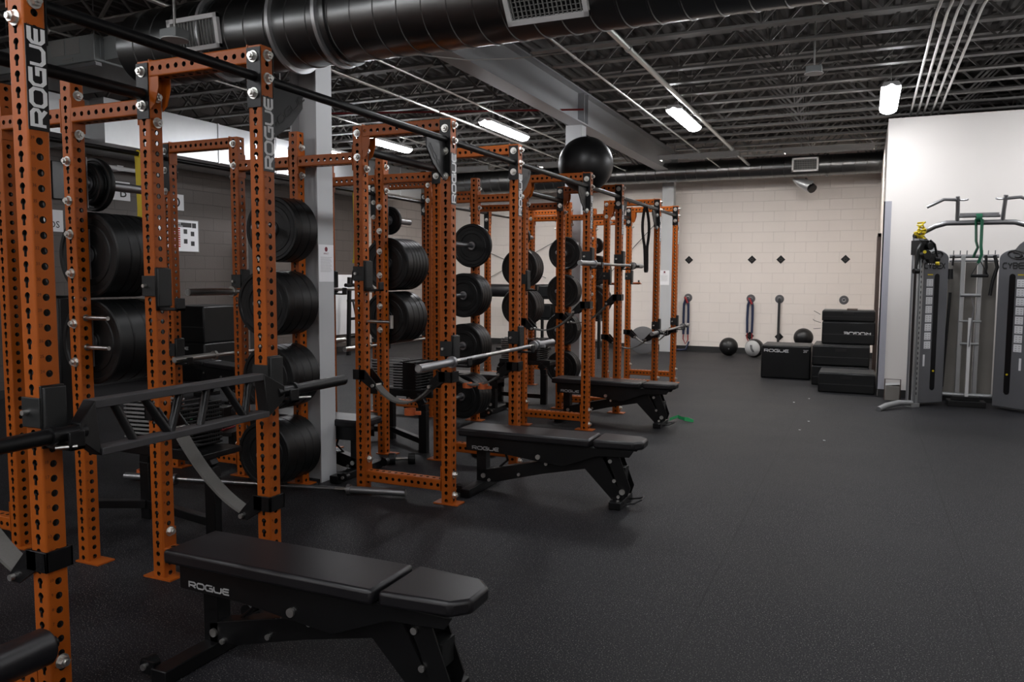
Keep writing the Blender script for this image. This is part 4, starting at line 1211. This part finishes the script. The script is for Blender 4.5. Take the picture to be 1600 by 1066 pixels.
# metal box at wall foot
t = thing('sandbag_box', 'small dark box with a crumpled silver top on the floor at the plaster wall', 'box', (2.865, 10.98, 0))
obj('box_body', MB().box(-.085,.085,-.12,.12,0,.19), 'board', t, bevel=.01)
obj('foil_top', MB().add([(x*.085, y*.12, .19+.02*((i*7) % 3)/2) for i, (x, y) in enumerate([(-1,-1),(0,-1),(1,-1),(-1,0),(0,0),(1,0),(-1,1),(0,1),(1,1)])], [(0,1,4,3),(1,2,5,4),(3,4,7,6),(4,5,8,7)]), 'galv', t)
obj('carry_frame', MB().tube([(-.088,-.1,.0),(-.088,-.1,.27),(.088,-.1,.27),(.088,-.1,0)], .007, 8), 'frame', t)

# ================================================================ CABLE MACHINE (right)
def panel_profile(w, h):
    pts = [(0, .03), (w, .03), (w, h-.32)]
    for i in range(9):
        a = PI/2*i/8; pts.append((w-.17+.17*math.cos(a), h-.22+.10*math.sin(a)))
    pts += [(w*.45, h-.06), (0, h+.07)]
    return pts
t = thing('cable_machine', 'grey twin-tower cable machine with lettered shrouds and pull-up frame', 'cable machine')
def tower(ox, oy, ang, mir, name):
    """local u along the panel away from the column; v = depth behind"""
    c, s = math.cos(ang), math.sin(ang)
    R = Matrix.Translation((ox, oy, 0)) @ Matrix(((c*mir, -s, 0, 0), (s*mir*1.0, c, 0, 0), (0,0,1,0), (0,0,0,1)))
    def X(mb): return mb.xf(R)
    w, h = .40, 1.98
    sh = obj('shroud', X(MB().prism(panel_profile(w, h), 'Y', 0, .16)), 'cyb', t, bevel=.012)
    sl = [(.245, .22)]
    def stad(u, z0, z1, r): 
        p = []
        for i in range(9): a = PI+PI*i/8; p.append((u+r*math.cos(a), z0+r*math.sin(a)))
        for i in range(9): a = PI*i/8; p.append((u+r*math.cos(a), z1+r*math.sin(a)))
        return p
    obj('weight_slot', X(MB().prism(stad(.235, .22, 1.55, .034), 'Y', -.003, .0)), 'slot', sh)
    obj('weight_pin', X(MB().cyl((.235,-.012,.42),(.235,-.003,.42),.012,12)), 'yellow', sh)
    ch = MB(); lines = MB()
    for i in range(8):
        z = .69+i*.106
        ch.box(.09,.18,-.003,0,z,z+.088)
        for q in range(2):
            for r_ in range(3): lines.box(.104+q*.040,.124+q*.040,-.004,-.003,z+.012+r_*.025,z+.018+r_*.025)
    card = obj('exercise_card', X(ch), 'paper', sh); obj('card_print', X(lines), 'label', card)
    obj('card_header', X(MB().box(.10,.175,-.003,0,1.565,1.578)), 'yellow', sh)
    if name == 'L': obj('instruction_sheet', X(MB().box(.09,.19,-.004,0,1.62+.07,1.93)), 'paper', sh)
    obj('warning_label', X(MB().box(.085,.11,-.003,0,.48,.62)), 'paper', sh)
    # logo: swirl ring and name
    lx = .20
    ring = MB()
    for rr_, a0, a1, ox_, r in ((.085, .3, 3.4, 0, .009), (.085, 3.5, 6.5, 0, .009), (.045, .8, 5.0, .0, .014)):
        ring.tube([(lx+ox_+rr_*math.cos(a0+(a1-a0)*i/14)*1.15, -.004, 1.80+.55*rr_*math.sin(a0+(a1-a0)*i/14)+.012*math.cos(a0+(a1-a0)*i/14)) for i in range(15)], r, 6)
    obj('swirl_mark', X(ring), 'ink', sh)
    fx = frame4((lx-.085 if mir > 0 else lx+.085, -.001, 1.625), (1 if mir > 0 else -1,0,0), (0,0,1))
    m_ = strokes('CYBEX', .062, 0, Matrix.Identity(4), .0015, stroke=.28)
    o_ = MB(); 
    for p in m_.v: o_.v.append((lx+(p[0]*.66-.15)*(1 if mir > 0 else -1), -.003-p[2], 1.645+p[1]))
    o_.f = m_.f
    obj('lettering', X(o_), 'ink', sh)
    # column
    col = obj('pulley_column', X(MB().box(-.085,-.015,-.05,.03,.0,2.0).box(-.06,-.015,-.065,-.05,.05,1.95)), 'silver', t, bevel=.006)
    obj('column_channel', X(MB().box(-.086,-.080,-.03,.01,.08,1.9)), 'slot', col)
    hs = MB()
    for i in range(28): hs.box(-.053,-.043,-.067,-.064,.15+i*.06,.18+i*.06)
    obj('position_holes', X(hs), 'slot', col)
    return X
XL_ = tower(3.10, 10.52, .68, 1, 'L')
XR_ = tower(4.23, 10.50, -.68, -1, 'R')
# pulley carriage and handles on the left column
mb = MB().box(-.11,.01,-.10,.05,1.80,1.97).cyl((-.06,-.16,1.80),(-.06,-.10,1.80),.055,20).cyl((0,-.14,1.90),(0,-.09,1.90),.045,20).cyl((.02,-.15,1.76),(.02,-.10,1.76),.06,20)
mb.tube([(-.10,-.10,1.93),(-.16,-.12,1.86),(-.17,-.12,1.72),(-.18,-.12,1.62)], .018, 10).cyl((-.21,-.12,1.61),(-.14,-.12,1.61),.03,16)
mb.tube([(.0,-.12,1.97),(.05,-.14,1.92),(.08,-.14,1.82),(.10,-.14,1.76)], .014, 8).cyl((.06,-.14,1.75),(.12,-.14,1.75),.028,14).cyl((-.16,-.05,2.02),(-.08,-.05,2.02),.03,14)
car = obj('pulley_carriage', XL_(mb), 'black', t, bevel=.004)
obj('yellow_knob', XL_(MB().cyl((-.10,-.16,1.83),(-.12,-.18,1.83),.018,12)), 'yellow', car)
obj('yellow_knob', XL_(MB().cyl((.06,-.16,1.70),(.08,-.19,1.70),.020,12)), 'yellow', car)
obj('base_foot', MB().tube([(3.06,10.42,.05),(2.92,10.30,.06),(2.78,10.10,.045),(2.70,9.97,.02)], [.03,.035,.035,.03], 14), 'silver', t)
obj('foot_bracket', XL_(MB().box(-.12,.0,-.08,.04,0,.05)), 'silver', t, bevel=.004)
# middle frame
my = 10.86
mf = MB()
for x in (3.565, 3.745): mf.bar((x, my, .10), (x, my, 1.80), .045, .05, (0,1,0))
obj('middle_frame', mf, 'silver', t, bevel=.003)
obj('cross_rail', MB().cyl((3.42,my,1.79),(3.93,my,1.79),.022,14).cyl((3.42,my,1.735),(3.93,my,1.735),.014,12), 'steel', t)
obj('lower_rail', MB().cyl((3.38,my-.02,.13),(3.97,my-.02,.13),.025,14), 'silver', t)
obj('rung', MB().cyl((3.55,my-.04,1.33),(3.76,my-.04,1.33),.020,12).cyl((3.55,my-.04,1.02),(3.78,my-.04,1.02),.012,12).cyl((3.57,my-.04,.75),(3.76,my-.04,.75),.016,12), 'silver', t)
obj('seat_post', MB().bar((3.66,my-.08,.10),(3.66,my-.08,1.06),.035,.035,(0,1,0)), 'white', t)
obj('base_tray', MB().box(3.46,3.86,my-.16,my+.05,.0,.07).box(3.50,3.80,my-.10,my,.07,.12), 'black', t, bevel=.005)
obj('back_panel', MB().box(3.42,3.55,my+.06,my+.075,.12,1.72).box(3.60,3.72,my+.06,my+.075,.12,1.72).box(3.78,3.93,my+.06,my+.075,.12,1.72), 'board', t)
hk = MB()
for x in (3.46,3.53,3.60,3.76,3.82,3.89): hk.cyl((x,my,1.80),(x,my-.01,1.86),.006,8)
obj('storage_peg', hk, 'steel', t)
# pull-up frame
py = 10.47
obj('pull_up_frame', MB().tube([(3.06,py+.05,2.04),(3.22,py,2.13),(3.34,py,2.165),(3.50,py,2.165),(3.90,py,2.165),(4.02,py,2.16),(4.14,py,2.12),(4.28,py+.05,2.03)], .030, 16), 'steel', t)
for x, s in ((3.455, -1), (3.885, 1)):
    obj('grip_arm', MB().tube([(x-.01*s*-1,py,2.165),(x+.012*s,py-.04,2.30),(x+.02*s,py-.08,2.46)], .022, 12)
        .tube([(x+.01*s,py-.07,2.42),(x+s*.16,py-.09,2.43),(x+s*.33,py-.10,2.345)], .018, 12).tube([(x,py-.07,2.42),(x-s*.05,py-.10,2.415),(x-s*.08,py-.12,2.42)], .012, 8), 'steel', t)
obj('cross_grip', MB().cyl((3.46,py-.02,2.235),(3.87,py-.02,2.235),.016,12).box(3.47,3.86,py-.0,py+.006,2.245,2.275), 'steel', t)
# hanging handles, rope, long bar
def drop(lb, mb, m, nm='cable_attachment'):
    return tag(obj(nm, mb, m), lb, 'attachment', 'attachments hung on the cable machine')
drop('black triangular handle hanging at the centre of the cable machine', MB().tube([(3.73,my-.08,1.74),(3.64,my-.10,1.56),(3.82,my-.10,1.56)], .010, 8, closed=True).cyl((3.64,my-.10,1.56),(3.82,my-.10,1.56),.018,12), 'black')
drop('short black handle hanging left of the middle frame', MB().tube([(3.46,my-.05,1.80),(3.45,my-.06,1.68)], .012, 8).cyl((3.43,my-.06,1.64),(3.43,my-.06,1.52),.028,12,.035), 'black')
drop('black hand grip strap right of the triangular handle', MB().tube([(3.79,my-.06,1.80),(3.80,my-.07,1.66),(3.79,my-.07,1.58)], .016, 8), 'black')
drop('black rope handle at the right of the middle frame', MB().tube([(3.88,my-.06,1.80),(3.91,my-.07,1.66),(3.87,my-.07,1.50),(3.85,my-.07,1.33)], .020, 10), 'black')
drop('long thin black bar leaning upright inside the left of the cable machine', MB().cyl((3.44,my-.05,1.36),(3.40,my-.05,.22),.016,12), 'black')
drop('silver cable with hook hanging down the middle frame', MB().tube([(3.66,my-.10,1.30),(3.69,my-.10,1.18),(3.67,my-.10,.95),(3.66,my-.10,.72)], .008, 8), 'steel')
# green band on the pull-up frame
mb = MB().ribbon([(3.63,py-.05,2.20),(3.64,py-.06,1.95),(3.66,py-.06,1.88),(3.63,py-.06,1.80),(3.62,py-.06,1.76)], .06, .004, (.6,1,0)).ribbon([(3.69,py-.05,2.20),(3.69,py-.06,1.90),(3.70,py-.06,1.80),(3.67,py-.06,1.70)], .055, .004, (.8,1,0))
mb.lathe([(.035,-.03),(.05,-.03),(.05,.03),(.035,.03)], (3.66,py-.02,2.215), 'X', 16)
tag(obj('resistance_band', mb, 'green'), 'green loop band knotted over the pull-up frame of the cable machine', 'resistance band')
# yellow rope tangle
mb = MB(); pts = []
random.seed(3)
for i in range(26): pts.append((3.07+.05*math.sin(i*1.9)+.02*random.uniform(-1,1), 10.36+.03*math.cos(i*2.3), 2.04+.004*i*1.2-.03+.05*math.sin(i*1.1)))
mb.tube(pts, .011, 8)
tag(obj('resistance_band', mb, 'yellow'), 'tangled yellow cord on top of the left cable machine column', 'cord')

# ================================================================ PAPERS AND SIGNS
def sheet(o, x, z, w, h, label, lines=14):
    """o = centre, x = reading direction"""
    t = thing('notice_sheet', label, 'notice', o)
    F_ = frame4((0,0,0), x, z)
    obj('paper', MB().box(-w/2,w/2,-h/2,h/2,0,.0015).xf(F_), 'paper', t)
    mb = MB()
    for i in range(lines):
        zz = h*.16-i*h*.030
        mb.box(-w*.38, w*(.38-.1*((i*3) % 4)/3), zz, zz+h*.006, .0016, .002)
    obj('text_lines', mb.xf(F_), 'label', t)
    obj('crest', MB().sphere((0,h*.38,.002), w*.10, 12, 6, (1,1,.02)).box(-w*.07,w*.07,h*.32,h*.36,.0016,.002).xf(F_), 'darkred', t)
    tm = text('IMPACT', h*.045, F_ @ Matrix.Translation((0, h*.24, .0016)), thick=.0006)
    obj('heading', tm, 'darkred', t)
    return t
sheet((BX1-.041, 4.755, 1.615), (0,1,0), (0,0,1), .175, .27, 'white typed notice taped to the near steel column')
sheet((-1.275+.02, 16.2-.106, 1.52), (1,0,0), (0,0,1), .20, .30, 'white typed notice on the steel column by the back wall')
# poster on the left wall
LX = XL+.002
t = thing('wall_poster', 'white framed exercise chart with red table on the left wall', 'poster', (LX, 9.0, 2.13), group=None)
FW = frame4((0,0,0), (0,1,0), (0,0,1))
obj('poster_sheet', MB().box(-.42,.42,-.24,.24,0,.01).xf(FW), 'paper', t)
obj('title_band', MB().box(-.18,.28,.13,.20,.01,.012).xf(FW), 'ink', t)
obj('title_text', text('ELITE', .03, FW @ Matrix.Translation((.02,.165,.0125)), text('Standard Grips', .02, FW @ Matrix.Translation((.02,.138,.0125)))), 'paper', t)
mb = MB()
for i in range(9): mb.box(-.18,.05,.095-i*.034,.118-i*.034,.01,.012)
obj('red_table', mb.xf(FW), 'red', t)
mb = MB()
for a, b_ in ((.12,.06),(.26,.03),(.12,-.09),(.26,-.12)): mb.box(a,a+.07,b_-.03,b_+.04,.01,.012)
mb.box(.29,.37,.125,.20,.01,.0115)
obj('pictures', mb.xf(FW), 'ink', t)
obj('border', MB().box(-.42,.42,-.245,-.235,.0,.014).box(-.42,.42,.235,.245,.0,.014).box(.41,.42,-.24,.24,0,.014).xf(FW), 'label', t)
t = thing('wall_sign', 'small square white sign with a round black emblem on the left wall', 'sign', (LX, 8.98, 2.63))
obj('sign_plate', MB().box(-.16,.16,-.12,.12,0,.01).xf(FW), 'paper', t)
obj('emblem', MB().tube([(.07*math.cos(a),.07*math.sin(a),.012) for a in [2*PI*i/20 for i in range(20)]], .012, 6, closed=True).sphere((-.01,.0,.012),.035,12,6,(1,.8,.1)).xf(FW), 'ink', t)
t = thing('wall_sign', 'white wall sign with a black letter B, behind the yellow strap', 'sign', (LX, 7.95, 2.70))
obj('sign_plate', MB().box(-.30,.22,-.13,.13,0,.01).xf(FW), 'paper', t)
obj('lettering', text('B', .16, FW @ Matrix.Translation((.10,-.085,.012))), 'ink', t)
t = thing('wall_sign', 'white wall sign ending in the letters OS, left of the nearest plates', 'sign', (LX, 6.96, 2.22))
obj('sign_plate', MB().box(-.25,.16,-.14,.14,0,.01).xf(FW), 'paper', t)
obj('lettering', text('OS', .09, FW @ Matrix.Translation((.03,-.09,.012))), 'ink', t)

# ================================================================ LEFT AND FAR BACKGROUND
plyo(-6.75, -6.05, 8.45, 9.25, 0, .55, 'black foam box at the left wall, lower of two', 'ROGUE', handle=False)
plyo(-6.75, -6.05, 8.45, 9.25, .556, 1.08, 'tall black foam box stacked at the left wall, upper of two', handle=False)
t = thing('cable_column', 'grey cable column with a hanging handle by the left wall, behind the nearest post', 'cable machine', (-6.75, 10.3, 0))
obj('column', MB().box(-.08,.08,-.08,.08,0,2.25), 'silver', t, bevel=.006)
obj('base', MB().box(-.3,.3,-.3,.3,0,.04), 'black', t)
obj('carriage', MB().box(.06,.16,-.07,.07,1.85,2.0).tube([(.14,0,2.0),(.2,0,2.1),(.24,-.04,2.0)], .02, 8), 'white', t)
t = thing('foam_roller', 'tall black lettered bag standing behind the nearest plates', 'gym bag', (-4.35, 5.0, 0))
obj('bag_body', MB().prism([(-.13,-.10),(.13,-.10),(.13,.10),(-.13,.10)], 'Z', 0, 1.33), 'foam', t, bevel=.03)
mb = MB()
for s in (-.075, .06):
    m_ = strokes('ROGUE', .028, 0, Matrix.Identity(4), .0012)
    o = len(mb.v)
    mb.add([(s+.028-p[1], -.1015-p[2], 1.06+p[0]*.9) for p in m_.v], m_.f)
obj('lettering', mb, 'logo', t)
t = thing('wall_rack', 'dark ladder-shaped storage rack with ropes in front of the pale panel', 'storage rack', (-6.55, 12.9, 0))
mb = MB()
for y in (-.32, .12): mb.bar((0,y,0),(0,y+.06,1.5), .06,.06)
for z in (.35,.7,1.05): mb.bar((0,-.32,z),(0,.16,z), .05,.05)
obj('ladder_frame', mb, 'black', t)
mb = MB()
for i in range(4): mb.tube([(.03,-.2+.08*i,1.05-.1*i),(.10,-.15+.08*i,.6),(.08,-.1+.05*i,.25),(.05,.0+.06*i,.4),(.03,.05+.03*i,.7)], .02, 8)
obj('hung_rope', mb, 'bandblk', t)
obj('shelf_bar', MB().cyl((.08,-.5,1.35),(.08,.7,1.36),.035,12), 'black', t)
tag(obj('white_panel', MB().box(XL+.003,XL+.03,12.3,13.9,.35,1.55), 'paper'), 'pale panel low on the left wall behind the ladder rack', 'panel')
tag(obj('television', MB().box(XL+.01, XL+.06, 6.96, 7.62, 2.50, 2.98), 'slot', bevel=.006), 'black flat screen on the left wall behind the small stored plates', 'screen')
# roll on stand near back wall
t = thing('roller_stand', 'horizontal black padded roll on a post near the back wall', 'padded roll', (-4.0, 15.2, 0))
obj('roll', MB().tube([(-1.2,0,1.24),(1.0,0,1.22)], .135, 24), 'vinyl', t, bevel=.02)
obj('post', MB().box(-.08,.04,-.05,.05,0,1.12), 'black', t); obj('cap', MB().box(-.25,.05,-.1,.1,1.36,1.46), 'black', t, bevel=.02)
obj('base', MB().box(-.5,.5,-.3,.3,0,.05), 'black', t)
t = thing('weight_disc', 'large flat grey disc leaning by the far steel column', 'weight plate', (-1.50, 15.4, .0))
t.rotation_euler = (-.12, 0, .3)
obj('disc', MB().lathe([(.02,-.015),(.25,-.02),(.275,-.01),(.275,.01),(.25,.02),(.02,.015)], (0,0,.276), 'Y', 48), 'discgrey', t)
obj('hub', MB().cyl((0,-.03,.276),(0,.03,.276),.022,16), 'black', t)
t = thing('storage_shelf', 'dark shelf unit of black gear behind the farthest racks', 'shelf', (-2.75, 14.3, 0))
mb = MB()
for x in (-.55,.75): 
    for y in (-.2,.2): mb.box(x-.025,x+.025,y-.025,y+.025,0,1.38)
    mb.box(x-.02,x+.02,-.2,.2,1.34,1.38)
mb.box(-.55,.75,.18,.22,1.34,1.38)
obj('shelf_frame', mb, 'black', t)
obj('shelf_board', MB().box(-.57,.77,-.22,.22,.30,.33).box(-.57,.77,-.22,.22,.70,.73).box(-.57,.77,-.22,.22,1.10,1.13), 'black', t)
for i in range(4):
    tag(obj('gear_case', MB().box(-3.24+.31*i,-2.97+.31*i,14.12,14.46,.731,1.0), 'foam', bevel=.02), 'black case on the middle shelf of the dark shelf unit, %s from the left' % ordn[i], 'case', 'cases on the dark shelf')
for i in range(3):
    tag(obj('gear_case', MB().box(-3.24+.41*i,-2.88+.41*i,14.12,14.46,1.131,1.36), 'foam', bevel=.02), 'black case on the top shelf of the dark shelf unit, %s from the left' % ordn[i], 'case', 'cases on the top of the dark shelf')
# brace rods on back wall (thin diagonal rods)
mb = MB()
for (x0, z0, x1, z1) in ((-6.0, 1.2, -3.4, 2.5), (-6.2, 2.4, -4.0, 1.5), (-3.1, 1.0, -1.45, 2.75)):
    mb.cyl((x0, YB-.05, z0), (x1, YB-.05, z1), .007, 6)
tag(obj('brace_rod', mb, 'discgrey'), 'thin diagonal brace rods crossing in front of the back wall', 'brace rod')
# orange tray on the farthest rack
for k, lb in ((6, 'orange tray on the inner near post of the farthest rack'), (7, 'orange tray on the inner far post of the farthest rack')):
    t = thing('tool_tray', lb, 'tray', (XM+.10, Yk[k]+.0, 1.425), group='orange trays on the farthest rack')
    obj('tray', MB().box(-.02,.09,-.035,.035,0,.012).box(-.02,.09,-.035,-.03,0,.025), 'clip', t)
# specks on the floor
mb = MB()
for x, y in ((1.95,8.35),(2.0,8.9),(1.9,10.6),(1.75,10.2),(2.2,7.9)): mb.box(x,x+.02,y,y+.012,0,.003)
tag(obj('floor_scraps', mb, 'paper'), 'tiny white scraps on the dark floor in the aisle', 'scraps')['kind'] = 'stuff'
